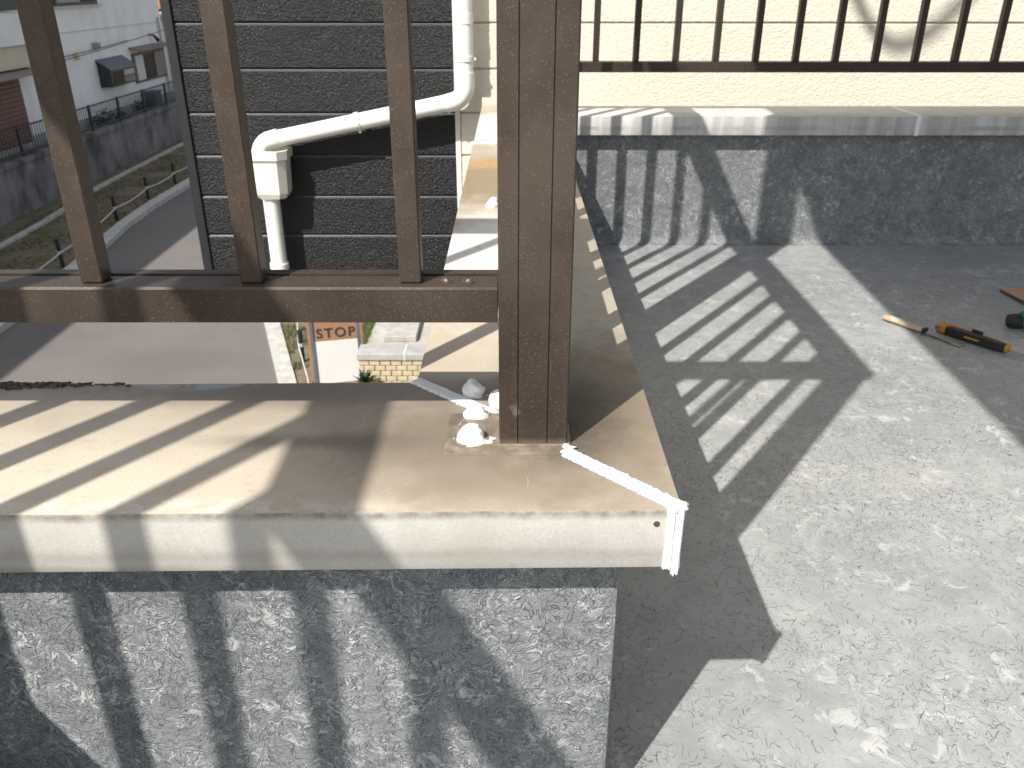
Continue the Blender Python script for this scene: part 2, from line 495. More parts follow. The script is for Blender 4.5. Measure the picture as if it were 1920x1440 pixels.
PORCH = mat_stained('grey_porch_concrete', (0.40, 0.385, 0.355), (0.47, 0.455, 0.42), (0.27, 0.24, 0.20), False, 0.5, 3)
WHITEW = mat_stained('white_render', (0.86, 0.87, 0.88), (0.82, 0.83, 0.84), (0.48, 0.46, 0.44), True, 0.20, 0.9)
CREAMW = mat_plain('cream_render', (0.60, 0.54, 0.43), 0.8, 0.1, 3)
SHUT = mat_plain('brown_shutter', (0.19, 0.105, 0.085), 0.6, 0.15, 4)
DKMETAL = mat_plain('dark_metal', (0.028, 0.032, 0.038), 0.4, 0.2, 6)
PANELB = mat_plain('brown_panel', (0.26, 0.21, 0.19), 0.6, 0.15, 5)
CURT = mat_plain('white_curtain', (0.66, 0.66, 0.64), 0.8, 0.1, 6)
GLASS_D = mat_plain('dark_glass', (0.012, 0.013, 0.014), 0.3, 0.2, 2, spec=0.15)
PINK = mat_plain('pinkish_vent', (0.42, 0.28, 0.27), 0.6)
YELL = mat_plain('yellow_insulator', (0.55, 0.45, 0.12), 0.5)
WIRE = mat_plain('grey_wire', (0.10, 0.10, 0.105), 0.6)
ROPE = mat_plain('white_rope', (0.55, 0.54, 0.52), 0.8, 0.2, 50)
STAKE = mat_plain('black_stake', (0.016, 0.016, 0.016), 0.6)
ROOF_O = mat_plain('orange_roof', (0.50, 0.20, 0.06), 0.7, 0.3, 4)
ROOF_B = mat_plain('brown_wall', (0.20, 0.13, 0.09), 0.7)
SIGN_O = mat_plain('orange_brown_board', (0.335, 0.19, 0.11), 0.6, 0.12, 10)
SIGN_B = mat_plain('blue_grey_strip', (0.11, 0.145, 0.19), 0.5, 0.2, 10)
SIGN_W = mat_plain('white_panel', (0.70, 0.70, 0.69), 0.5, 0.03, 5)
SIGN_T = mat_plain('dark_lettering', (0.045, 0.035, 0.03), 0.7)
BRICK = mat_plain('cream_brick', (0.56, 0.48, 0.33), 0.85, 0.2, 14, 0.3, 60)
MORTAR = mat_plain('brown_mortar', (0.20, 0.15, 0.10), 0.9)
CAPC = mat_stained('grey_wall_cap', (0.36, 0.355, 0.34), (0.42, 0.41, 0.39), (0.25, 0.24, 0.22), False, 0.4, 4)
GRASS = mat_plain('grass_blade', (0.075, 0.13, 0.025), 0.7, 0.4, 3, col2=(0.13, 0.15, 0.045))
DRYGR = mat_plain('dry_grass_blade', (0.17, 0.14, 0.07), 0.8, 0.3, 3, col2=(0.09, 0.105, 0.035))
VGRASS = mat_plain('short_verge_grass', (0.15, 0.125, 0.075), 0.9, 0.3, 2, col2=(0.10, 0.105, 0.045))
LEAF = mat_plain('dark_leaf', (0.035, 0.06, 0.025), 0.5, 0.3, 20)
ROOFP = mat_plain('terrace_roof_sheet', (0.16, 0.13, 0.11), 0.5)

# ------------------------------------------------------------------ object helpers
BASE = {}


def thing(name, label, cat, loc=(0, 0, 0), rotz=0.0, group=None):
    o = bpy.data.objects.new(name, None)
    COL.objects.link(o)
    o.empty_display_size = 0.1
    o.location = loc
    o.rotation_euler = (0, 0, rotz)
    o['label'] = label
    o['category'] = cat
    if group:
        o['group'] = group
    BASE[o] = Vector(loc) if rotz == 0 else Vector((0, 0, 0))
    return o


def tag(o, label, cat, group=None):
    o['label'] = label
    o['category'] = cat
    if group:
        o['group'] = group
    return o


def part(name, bm, mat, parent=None, label=None, kind=None, smooth=False, loc=None):
    """link one bmesh (given in world coordinates) as one mesh object"""
    base = BASE.get(parent, Vector((0, 0, 0))) if parent else Vector((0, 0, 0))
    bmesh.ops.recalc_face_normals(bm, faces=bm.faces)
    if loc is None:
        bmesh.ops.translate(bm, vec=-base, verts=bm.verts)
    me = bpy.data.meshes.new(name)
    bm.to_mesh(me)
    bm.free()
    me.materials.append(mat)
    if smooth:
        for p in me.polygons:
            p.use_smooth = True
        if smooth != 'all':
            me.set_sharp_from_angle(angle=radians(40))
    o = bpy.data.objects.new(name, me)
    COL.objects.link(o)
    if loc is not None:
        o.location = Vector(loc) - base
    if parent:
        o.parent = parent
        BASE[o] = BASE.get(parent, Vector((0, 0, 0))) if loc is None else Vector(loc)
    if label:
        o['label'] = label
    if kind:
        o['kind'] = kind
    return o


def inst(src, loc, parent, label=None):
    o = src.copy()
    COL.objects.link(o)
    o.parent = parent
    o.location = Vector(loc) - BASE.get(parent, Vector((0, 0, 0)))
    if label:
        o['label'] = label
    return o


def struct(name, bm, mat, smooth=False):
    return part(name, bm, mat, None, kind='structure', smooth=smooth)


def nb():
    return bmesh.new()


def box(bm, a, b, bev=0.0, seg=2):
    x0, y0, z0 = a
    x1, y1, z1 = b
    vs = [bm.verts.new(p) for p in ((x0, y0, z0), (x1, y0, z0), (x1, y1, z0), (x0, y1, z0),
                                    (x0, y0, z1), (x1, y0, z1), (x1, y1, z1), (x0, y1, z1))]
    fs = [bm.faces.new([vs[i] for i in f]) for f in ((3, 2, 1, 0), (4, 5, 6, 7), (0, 1, 5, 4), (1, 2, 6, 5), (2, 3, 7, 6), (3, 0, 4, 7))]
    if bev:
        es = list({e for f in fs for e in f.edges})
        bmesh.ops.bevel(bm, geom=es, offset=bev, segments=seg, profile=0.5, affect='EDGES')
    return vs


def prism(bm, pts, vec, bev=0.0):
    """polygon (3D points) pushed along vec"""
    vec = Vector(vec)
    a = [bm.verts.new(p) for p in pts]
    b = [bm.verts.new(Vector(p) + vec) for p in pts]
    n = len(pts)
    fs = [bm.faces.new(a), bm.faces.new(b[::-1])]
    for i in range(n):
        fs.append(bm.faces.new((a[i], b[i], b[(i + 1) % n], a[(i + 1) % n])))
    if bev:
        es = list({e for f in fs for e in f.edges})
        bmesh.ops.bevel(bm, geom=es, offset=bev, segments=2, profile=0.5, affect='EDGES')


def tube(bm, pts, r, n=12, caps=True):
    pts = [Vector(p) for p in pts]
    rs = r if isinstance(r, (list, tuple)) else [r] * len(pts)
    rings = []
    ref = None
    for i, p in enumerate(pts):
        t = (pts[min(i + 1, len(pts) - 1)] - pts[max(i - 1, 0)]).normalized()
        if ref is None:
            ref = Vector((0, 0, 1)) if abs(t.z) < 0.9 else Vector((0, 1, 0))
        u = (ref - t * ref.dot(t)).normalized()
        ref = u
        v = t.cross(u)
        rings.append([bm.verts.new(p + (u * cos(2 * pi * k / n) + v * sin(2 * pi * k / n)) * rs[i]) for k in range(n)])
    for a, b in zip(rings, rings[1:]):
        for k in range(n):
            bm.faces.new((a[k], a[(k + 1) % n], b[(k + 1) % n], b[k]))
    if caps:
        bm.faces.new(rings[0][::-1])
        bm.faces.new(rings[-1])


def arc(p0, p1, p2, rad, n=8):
    """fillet of the corner p0-p1-p2"""
    p0, p1, p2 = Vector(p0), Vector(p1), Vector(p2)
    a = (p0 - p1).normalized(); b = (p2 - p1).normalized()
    th = a.angle(b)
    d = rad / math.tan(th / 2)
    c = p1 + (a + b).normalized() * (rad / sin(th / 2))
    s, e = p1 + a * d - c, p1 + b * d - c
    w = s.angle(e)
    return [c + (s * sin((1 - k / n) * w) + e * sin(k / n * w)) / sin(w) for k in range(n + 1)]


def fbm(p, sc, oct=3):
    v, a = 0.0, 1.0
    p = Vector(p) * sc
    for _ in range(oct):
        v += a * mnoise.noise(p)
        a *= 0.5
        p = p * 2.03
    return v


# ================================================================== LARGE STRUCTURE
# ---- ground, road, kerbs
bm = nb()
v = [bm.verts.new(p) for p in ((-260, -260, GZ - .03), (260, -260, GZ - .03), (260, 260, GZ - .03), (-260, 260, GZ - .03))]
bm.faces.new(v)
struct('ground', bm, SOIL)

lk = [(-7.05, 40), (-7.05, 22), (-7.08, 17.4), (-7.1, 15.6), (-7.04, 14.2), (-6.92, 13.2), (-6.78, 12.3), (-6.66, 11), (-6.6, 9.4), (-6.55, 6), (-6.5, -20)]
rk = [(-3.95, 40), (-3.95, 14), (-3.82, 11.5), (-3.6, 10.2), (-3.38, 9.53), (-2.78, 7.83), (-2.35, 6.6), (-2.2, 5), (-2.2, -20)]


def interp(pl, y):
    for (x0, y0), (x1, y1) in zip(pl, pl[1:]):
        if y <= y0 and y >= y1:
            return x0 + (x1 - x0) * (y - y0) / (y1 - y0)
    return pl[-1][0]


ys = [40, 30, 22, 19, 17.4, 16.5, 15.6, 14.9, 14.2, 13.7, 13.2, 12.7, 12.3, 11.6, 11, 10.2, 9.53, 8.8, 8.2, 7.83, 7.2, 6.6, 5.8, 5, 0, -20]


def strip(pl, off0, off1, z0, z1):
    """kerb: a solid strip following a line, from off0 to off1 sideways"""
    bm = nb()
    prev = None
    for y in ys:
        x = interp(pl, y)
        ring = [bm.verts.new(p) for p in ((x + off0, y, z0), (x + off0, y, z1), (x + off1, y, z1), (x + off1, y, z0))]
        if prev:
            for k in range(4):
                bm.faces.new((prev[k], ring[k], ring[(k + 1) % 4], prev[(k + 1) % 4]))
        else:
            bm.faces.new(ring)
        prev = ring
    bm.faces.new(prev[::-1])
    return bm


bm = nb()
prev = None
for y in ys:
    ring = [bm.verts.new((interp(lk, y), y, GZ)), bm.verts.new((interp(rk, y), y, GZ))]
    if prev:
        bm.faces.new((prev[0], ring[0], ring[1], prev[1]))
    prev = ring
struct('road', bm, ASPH)
struct('kerb', strip(lk, -0.22, 0.0, GZ - .1, GZ + .09), KERB)
struct('kerb', strip(rk, 0.0, 0.20, GZ - .1, GZ + .07), KERB)
struct('verge', strip(rk, 0.2, 2.3, GZ - .05, GZ + 0.045), SOIL)
bm = strip(lk, -2.75, -0.22, GZ - .05, GZ + 0.03)
struct('verge', bm, SOIL)
# drain channel along the foot of the retaining wall
bm = nb()
gp = [(-8.62, 6), (-8.66, 12.0), (-8.74, 14.4), (-9.02, 17.4), (-9.08, 22), (-9.08, 30)]
for (x0, y0), (x1, y1) in zip(gp, gp[1:]):
    prism(bm, [(x0, y0, GZ - .02), (x0 + .13, y0, GZ - .02), (x0 + .13, y0, GZ + .07), (x0, y0, GZ + .07)], (x1 - x0, y1 - y0, 0))
struct('path', bm, KERB)

# raised garden behind the retaining wall
bm = nb()
box(bm, (-30, -5, GZ - .02), (-9.52, 60, -2.70))
struct('terrace_ground', bm, SOIL)

# ---- balcony floor (L-shaped slab)
bm = nb()
box(bm, (-0.05, -2.6, ZF - .25), (3.3, YF + OV + .02, ZF))
box(bm, (-1.0, -2.6, ZF - .25), (-0.052, OV + .02, ZF))
struct('balcony_floor', bm, FRP_F)

# ---- parapets
SK = 0.014          # the near parapet runs very slightly out of square


def sk(x, y):
    return y + SK * x if x < 0 else y


def coping_piece(bm, poly, lip=HF, bev=0.0025):
    prism(bm, [(x, y, -lip) for x, y in poly], (0, 0, lip), bev)


# near parapet
near = thing('parapet_wall', 'low grey fibre-coated wall in the foreground with a tan coping', 'wall', (-0.5, 0.13, ZF))
bm = nb()
pl = [(-1.0, sk(-1.0, OV)), (-OV, OV), (-OV, W - OV), (-1.0, sk(-1.0, W - OV))]
prism(bm, [(x, y, GZ) for x, y in pl], (0, 0, -GZ - HF + 0.03), 0.006)
part('wall_face', bm, FRP_W, near, smooth=True)
bm = nb()
coping_piece(bm, [(-1.05, sk(-1.05, 0)), (-0.0008, 0), (-W, W - 0.0008 + SK * -W * 0), (-1.05, sk(-1.05, W))])
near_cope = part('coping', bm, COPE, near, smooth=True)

# run going away from the camera
run = thing('parapet_wall', 'grey fibre-coated wall running away from the tall post to the cream house', 'wall', (-0.13, 1.3, ZF))
bm = nb()
box(bm, (-W + OV, W - OV + .004, GZ), (-OV - .001, YF + W - 0.02, -HF + 0.03), 0.004)
part('wall_face', bm, FRP_W, run)
bm = nb()
coping_piece(bm, [(0, 0.0012), (0, 1.83), (-W, 1.83), (-W, W + 0.0004)])
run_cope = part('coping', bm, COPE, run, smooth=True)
bm = nb()
coping_piece(bm, [(0, 1.832), (0, YF + W), (-W, YF + W), (-W, 1.832)])
# turned-up end flange
pr = [(YF + W, 0.0), (YF + W + .012, 0.006), (YF + W + .018, 0.028), (YF + W + .014, 0.028), (YF + W + .008, 0.010), (YF + W - .02, 0.0004)]
prism(bm, [(-W, y, z) for y, z in pr], (W, 0, 0))
part('coping', bm, COPE, run, 'far end section of coping with an upturned end', smooth=True)

# far parapet
far = thing('parapet_wall', 'grey fibre-coated wall at the back of the balcony under the cream siding', 'wall', (1.6, YF + .13, ZF))
bm = nb()
box(bm, (-OV + .002, YF + OV, GZ), (3.3, YF + W - OV, -HF + .03), 0.003)
part('wall_face', bm, FRP_W, far)
bm = nb()
coping_piece(bm, [(0.0015, YF), (1.243, YF), (1.243, YF + W), (0.0015, YF + W)])
far_cope = part('coping', bm, COPE_FAR, far, smooth=True)
bm = nb()
coping_piece(bm, [(1.2465, YF), (3.35, YF), (3.35, YF + W), (1.2465, YF + W)])
part('coping', bm, COPE_FAR, far, 'right section of the coping with a brownish top', smooth=True)
bm = nb()
box(bm, (1.237, YF - .003, -HF - .001), (1.253, YF + W, 0.003), 0.0025)
part('sealant_joint', bm, SEAL, far_cope)

# side parapet, left of the camera
side = thing('parapet_wall', 'grey fibre-coated wall left of the camera carrying the railing that throws the bar shadows', 'wall', (-0.914, -1.2, ZF))
bm = nb()
box(bm, (-1.0, -2.6, GZ), (-0.84, OV - .03, -HF + .03), 0.003)
part('wall_face', bm, FRP_W, side)
bm = nb()
coping_piece(bm, [(-1.044, -2.6), (-0.80, -2.6), (-0.80, sk(-.8, 0) - .001), (-1.044, sk(-1.044, 0) - .001)])
part('coping', bm, COPE, side)

# fibre-coated fillets where floor meets walls
bm = nb()
n = 6
for (a, b) in (((3.3, YF + OV), (-OV, YF + OV)),):
    prof = [(YF + OV + .002, ZF - .001)] + [(YF + OV - .03 * (1 - sin(t * pi / 2 / n)), ZF + .03 * (1 - cos(t * pi / 2 / n))) for t in range(n + 1)] + [(YF + OV + .002, ZF + .03)]
    prism(bm, [(-OV, y, z) for y, z in prof], (3.3 + OV, 0, 0))
part('floor_fillet', bm, FRP_W, far, smooth=True)


# ================================================================== RAILINGS
def baluster_mesh(wx, wy, z0, z1):
    bm = nb()
    box(bm, (-wx / 2, -wy / 2, z0), (wx / 2, wy / 2, z1), 0.0012, 1)
    return bm


ZB0, ZB1, ZT0, ZT1 = 0.131, 0.165, 1.055, 1.105


def rail_profile_x(bm, x0, x1, yf):
    """bottom rail along x: front box, narrow slot and back lip"""
    pts = [(yf, ZB0), (yf, ZB1 - .002), (yf + .002, ZB1), (yf + .0335, ZB1), (yf + .034, ZB1 - .005), (yf + .038, ZB1 - .005), (yf + .038, ZB1 + .001),
           (yf + .050, ZB1 + .001), (yf + .050, ZB0)]
    prism(bm, [(x0, y, z) for y, z in pts], (x1 - x0, 0, 0))


# near railing
rail = thing('railing', 'bronze aluminium railing with thick bars and the tall post in the foreground', 'railing', (-0.5, 0.138, 0), group=None)
px0, px1, py0, py1 = -0.1628, -0.0954, 0.1089, 0.1650
g1, g2 = px0 + 0.0183, px0 + 0.0472
bm = nb()
gd, gw = 0.0016, 0.0013
pp = [(px0, py0 + .0015), (px0 + .0015, py0), (g1 - gw / 2, py0), (g1 - gw / 4, py0 + gd), (g1 + gw / 4, py0 + gd), (g1 + gw / 2, py0),
      (g2 - gw / 2, py0), (g2 - gw / 4, py0 + gd), (g2 + gw / 4, py0 + gd), (g2 + gw / 2, py0), (px1 - .0015, py0), (px1, py0 + .0015), (px1, py1), (px0, py1)]
prism(bm, [(x, y, 0.0015) for x, y in pp], (0, 0, ZT0 - 0.002))
part('post', bm, BRONZE, rail)
bm = nb()
rail_profile_x(bm, -0.98, px0 - 0.0008, 0.113)
part('bottom_rail', bm, BRONZE, rail)
bm = nb()
box(bm, (-0.955, 0.098, ZT0), (-0.089, 0.178, ZT1), 0.006)
part('top_rail', bm, BRONZE, rail)
bal0 = part('baluster', baluster_mesh(0.0205, 0.021, ZB1 + .0005, ZT0 - .001), BRONZE, rail, loc=(-0.2440, 0.1345, 0))
for k in range(1, 5):
    inst(bal0, (-0.2440 - 0.1472 * k, 0.1345, 0), rail)


def screw_bm(x, y, z, r=0.0047, h=0.0034, rot=0.6):
    bm = nb()
    n, rings = 24, 5
    for sgn in (1, -1):
        b2 = nb()
        prev = None
        for i in range(rings + 1):
            t = i / rings * pi / 2
            ring = [b2.verts.new((r * cos(t) * cos(2 * pi * k / n) if i < rings else 0.0002 * cos(2 * pi * k / n),
                                  r * cos(t) * sin(2 * pi * k / n) if i < rings else 0.0002 * sin(2 * pi * k / n), h * sin(t))) for k in range(n)]
            if prev:
                for k in range(n):
                    b2.faces.new((prev[k], prev[(k + 1) % n], ring[(k + 1) % n], ring[k]))
            prev = ring
        b2.faces.new(prev)
        r_ = bmesh.ops.bisect_plane(b2, geom=list(b2.verts) + list(b2.edges) + list(b2.faces), plane_co=(sgn * 0.00065, 0, 0), plane_no=(-sgn, 0, 0), clear_outer=True)
        me = bpy.data.meshes.new('tmp'); b2.to_mesh(me); b2.free()
        bm.from_mesh(me); bpy.data.meshes.remove(me)
    box(bm, (-r * .7, -r * .7, 0), (r * .7, r * .7, h * .45))
    bmesh.ops.rotate(bm, cent=(0, 0, 0), matrix=Matrix.Rotation(rot, 3, 'Z'), verts=bm.verts)
    # washer flange
    prism(bm, [(1.25 * r * cos(2 * pi * k / n), 1.25 * r * sin(2 * pi * k / n), -0.0005) for k in range(n)], (0, 0, 0.0009))
    bmesh.ops.translate(bm, vec=(x, y, z), verts=bm.verts)
    return bm


part('screw', screw_bm(-0.2110, 0.1320, ZB1 + .0005), SCREW, rail, smooth=True)
part('screw', screw_bm(-0.1905, 0.1320, ZB1 + .0005, rot=2.2), SCREW, rail, smooth=True)

# railing on the run going away (hidden behind the tall post, throws the long bar shadows)
rail2 = thing('railing', 'bronze railing hidden behind the tall post, seen by its bar shadows on the grey floor', 'railing', (-0.129, 1.3, 0))
bm = nb(); box(bm, (-0.154, py1 + .002, ZB0), (-0.104, 1.043, ZB1), 0.002)
part('bottom_rail', bm, BRONZE_B, rail2)
bm = nb(); box(bm, (-0.154, 1.147, ZB0), (-0.104, YF + .10, ZB1), 0.002)
part('bottom_rail', bm, BRONZE_B, rail2)
bm = nb(); box(bm, (-0.169, 0.180, ZT0), (-0.089, 1.043, ZT1), 0.006)
part('top_rail', bm, BRONZE_B, rail2)
bm = nb(); box(bm, (-0.169, 1.147, ZT0), (-0.089, YF + .09, ZT1), 0.006)
part('top_rail', bm, BRONZE_B, rail2)
b2 = part('baluster', baluster_mesh(0.025, 0.0205, ZB1 + .0005, ZT0 - .001), BRONZE_B, rail2, loc=(-0.129, 0.292, 0))
for y in (0.439, 0.586, 0.733, 0.880, 1.306, 1.452, 1.598, 1.744, 1.889, 2.034, 2.18, 2.326):
    inst(b2, (-0.129, y, 0), rail2)

# far railing
rail3 = thing('railing', 'bronze railing with thin bars at the back in front of cream siding', 'railing', (1.5, YF + .13, 0))
bm = nb(); box(bm, (-0.10, 2.459, ZB0), (3.3, 2.509, ZB1), 0.002)
part('bottom_rail', bm, BRONZE_B, rail3)
bm = nb(); box(bm, (-0.089, 2.444, ZT0), (3.3, 2.524, ZT1), 0.006)
part('top_rail', bm, BRONZE_B, rail3)
b3 = part('baluster', baluster_mesh(0.0205, 0.026, ZB1 + .0005, ZT0 - .001), BRONZE_B, rail3, loc=(0.141, 2.486, 0))
for k in range(-1, 23):
    if k:
        inst(b3, (0.141 + 0.1385 * k, 2.486, 0), rail3)
bm = nb(); box(bm, (-0.163, 2.446, 0.001), (-0.101, 2.520, ZT0 - .001), 0.002)
part('post', bm, BRONZE_B, rail3)

# side railing, left of the camera
rail4 = thing('railing', 'bronze railing left of the camera, seen by its bar shadows on the tan coping', 'railing', (-0.914, -1.2, 0))
bm = nb(); box(bm, (-0.939, -2.6, ZB0), (-0.889, 0.09, ZB1), 0.002)
part('bottom_rail', bm, BRONZE_B, rail4)
bm = nb(); box(bm, (-0.945, -2.6, ZT0), (-0.874, 0.096, ZT1), 0.006)
part('top_rail', bm, BRONZE_B, rail4)
b4 = part('baluster', baluster_mesh(0.025, 0.0205, ZB1 + .0005, ZT0 - .001), BRONZE_B, rail4, loc=(-0.92, -0.452, 0))
for k in range(-3, 15):
    if k:
        inst(b4, (-0.92, -0.452 - 0.1475 * k, 0), rail4)

# ---- terrace roof over the right half of the balcony
roof = thing('terrace_roof', 'bronze terrace roof over the balcony, seen by its straight shadow across the floor', 'canopy', (1.2, -0.2, ZF))
RY0, RY1 = -1.0, 1.89


def rz(y):
    return 1.605 + 0.1 * y          # the eaves rise gently away from the camera


bm = nb()
prism(bm, [(-0.165, RY0, rz(RY0) + .065), (2.0, RY0, rz(RY0) + .30), (2.0, RY0, rz(RY0) + .315), (-0.165, RY0, rz(RY0) + .08)], (0, RY1 - RY0, rz(RY1) - rz(RY0)))
part('roof_panel', bm, ROOFP, roof)
bm = nb(); prism(bm, [(-0.165, RY0, rz(RY0)), (-0.095, RY0, rz(RY0)), (-0.095, RY0, rz(RY0) + .063), (-0.165, RY0, rz(RY0) + .063)], (0, RY1 - RY0, rz(RY1) - rz(RY0)), 0.004)
part('gutter', bm, BRONZE_B, roof)
bm = nb(); box(bm, (-0.1625, 1.045, 0.001), (-0.0955, 1.145, rz(1.045) - .001), 0.003)
part('roof_post', bm, BRONZE_B, roof)
bm = nb(); box(bm, (1.91, 1.06, ZF), (1.98, 1.14, rz(1.06) + .285), 0.003)
part('roof_post', bm, BRONZE_B, roof)
bm = nb(); box(bm, (1.91, -0.9, ZF), (1.98, -0.82, rz(-0.9) + .285), 0.003)
part('roof_post', bm, BRONZE_B, roof)

# ================================================================== NEIGHBOUR'S HOUSE (black and cream siding)
nh = thing('neighbour_house', 'house with black embossed siding beside cream siding across the gap', 'house', (0.5, YW + 1.5, GZ))
XL, XM, XR = -1.725, -0.415, 4.2
bm = nb(); box(bm, (XL + .02, YW + .032, -1.12), (XM - .001, YW + 3.0, 3.2))
part('backing_wall', bm, DARKGAP, nh)
bm = nb(); box(bm, (XM + .001, YW + .032, -1.12), (XR, YW + 3.0, 3.2))
part('backing_wall', bm, CREAMGAP, nh)
bm = nb(); box(bm, (0.4, YW + .3, GZ), (XR - .1, YW + 2.9, -1.123))
part('lower_wall', bm, CREAMW, nh)


def board_bm(x0, x1):
    """one siding board, local z 0..0.193, with a bevelled top lip"""
    bm = nb()
    pts = [(0.0, 0.000), (-0.001, 0.003), (-0.001, 0.183), (0.0035, 0.1865), (0.014, 0.1905), (0.014, 0.2005), (0.031, 0.2005), (0.031, 0.0)]
    prism(bm, [(x0, y, z) for y, z in pts], (x1 - x0, 0, 0))
    return bm


PITCH = 0.1962
zj0 = -0.735 - PITCH * 1
blk = crm = lipo = None
r = 0
for r in range(-1, 20):
    z = -0.735 + PITCH * r - (0.0 if r >= 0 else 0.0) + 0.004
    if z + .2 > 3.2:
        break
    if blk is None:
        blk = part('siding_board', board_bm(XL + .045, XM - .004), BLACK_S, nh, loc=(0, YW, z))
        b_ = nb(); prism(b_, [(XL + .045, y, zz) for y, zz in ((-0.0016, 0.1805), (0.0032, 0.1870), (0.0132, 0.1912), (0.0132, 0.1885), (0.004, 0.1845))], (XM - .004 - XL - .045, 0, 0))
        lipo = part('lip_highlight', b_, LIP_HILITE, blk, loc=(0, YW, z))  # sliver along the bevel that carries the painted highlight
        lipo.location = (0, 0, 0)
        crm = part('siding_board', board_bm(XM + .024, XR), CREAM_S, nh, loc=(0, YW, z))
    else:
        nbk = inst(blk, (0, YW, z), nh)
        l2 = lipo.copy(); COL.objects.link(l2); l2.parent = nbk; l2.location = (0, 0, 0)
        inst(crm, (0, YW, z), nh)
bm = nb(); box(bm, (XL, YW - .012, -1.13), (XL + .044, YW + .2, 3.2), 0.003)
part('corner_trim', bm, BLACK_T, nh)
bm = nb(); box(bm, (XM - .003, YW - .006, -1.125), (XM + .022, YW + .03, 3.2), 0.003)
part('joint_trim', bm, mat_plain('cream_trim', (0.74, 0.71, 0.62), 0.6, 0.05, 4), nh)
bm = nb(); box(bm, (XL + .01, YW - .01, -1.15), (XR, YW + .06, -1.131), 0.002)
part('drip_edge', bm, BLACK_T, nh)

# downpipe
PY = 3.412
dp = thing('downpipe', 'white rain downpipe slanting across the black siding into an ivory box', 'pipe', (-0.85, PY, -0.5))
R_ = 0.0385
top, e1, e2, = (-0.362, PY, 3.0), (-0.362, PY, -0.075), (-1.318, PY, -0.262)
dn = (-1.318, PY, -0.9)
A1 = arc(top, e1, e2, 0.075)
A2 = arc(e1, (-1.335, PY, -0.268), (-1.335, PY, -0.6), 0.07)
bm = nb(); tube(bm, [top, A1[0] + Vector((0, 0, .02))], R_, 24)
part('pipe', bm, WHITE_PVC, dp, smooth=True)
bm = nb(); tube(bm, [A1[0] + Vector((0, 0, .055))] + A1 + [A1[-1] + (A1[-1] - A1[-2]).normalized() * .035], R_ + .0035, 24)
part('elbow', bm, WHITE_PVC, dp, smooth=True)
bm = nb(); tube(bm, [A1[-1], A2[0]], R_, 24)
part('pipe', bm, WHITE_PVC, dp, smooth=True)
bm = nb(); tube(bm, [A2[0] - (A2[1] - A2[0]).normalized() * .04] + A2 + [A2[-1] - Vector((0, 0, .03))], R_ + .0035, 24)
part('elbow', bm, WHITE_PVC, dp, smooth=True)
bm = nb(); tube(bm, [(-0.362, PY, .245), (-0.362, PY, .285)], R_ + .003, 24)
part('coupling', bm, WHITE_PVC, dp, smooth=True)


def clip_bm(c, axis):
    bm = nb()
    axis = Vector(axis).normalized()
    tube(bm, [Vector(c) - axis * .011, Vector(c) + axis * .011], R_ + .0045, 24)
    side_v = axis.cross(Vector((0, 1, 0))).normalized()
    q = Vector(c) + side_v * (R_ + .008)
    tube(bm, [q - Vector((0, .012, 0)), q + Vector((0, .012, 0))], .006, 8)
    tube(bm, [Vector(c) + Vector((0, R_, 0)), Vector(c) + Vector((0, YW - PY - .002, 0))], .006, 8)
    return bm


part('pipe_clip', clip_bm((-0.362, PY, 0.10), (0, 0, -1)), CREAM_PVC, dp, smooth=True)
dvec = (A2[0] - A1[-1]).normalized()
part('pipe_clip', clip_bm((-0.866, PY, -0.1735), dvec), CREAM_PVC, dp, smooth=True)
# collector box: open rimmed hopper, hexagonal in plan
bm = nb()
hx, hy = -1.292, PY
plan = [(-.078, -.072), (.046, -.072), (.082, -.034), (.082, .07), (-.078, .07)]


def ringv(bm, sc, z):
    return [bm.verts.new((hx + x * sc, hy + y * sc, z)) for x, y in plan]


rings = [ringv(bm, s_, z_) for s_, z_ in ((0.70, -.525), (0.86, -.50), (0.93, -.345), (1.06, -.34), (1.08, -.300), (1.0, -.298), (0.90, -.325), (0.80, -.49))]
for a, b in zip(rings, rings[1:]):
    for k in range(5):
        bm.faces.new((a[k], a[(k + 1) % 5], b[(k + 1) % 5], b[k]))
bm.faces.new(rings[0]); bm.faces.new(rings[-1])
part('collector_box', bm, CREAM_PVC, dp)
bm = nb(); tube(bm, [(-1.313, PY, -.52), (-1.313, PY, -1.08)], R_ + .001, 24)
part('pipe', bm, WHITE_PVC, dp, smooth=True)
bm = nb(); tube(bm, [(-1.313, PY, -.885), (-1.313, PY, -.855)], R_ + .008, 24)
part('coupling', bm, WHITE_PVC, dp, smooth=True)

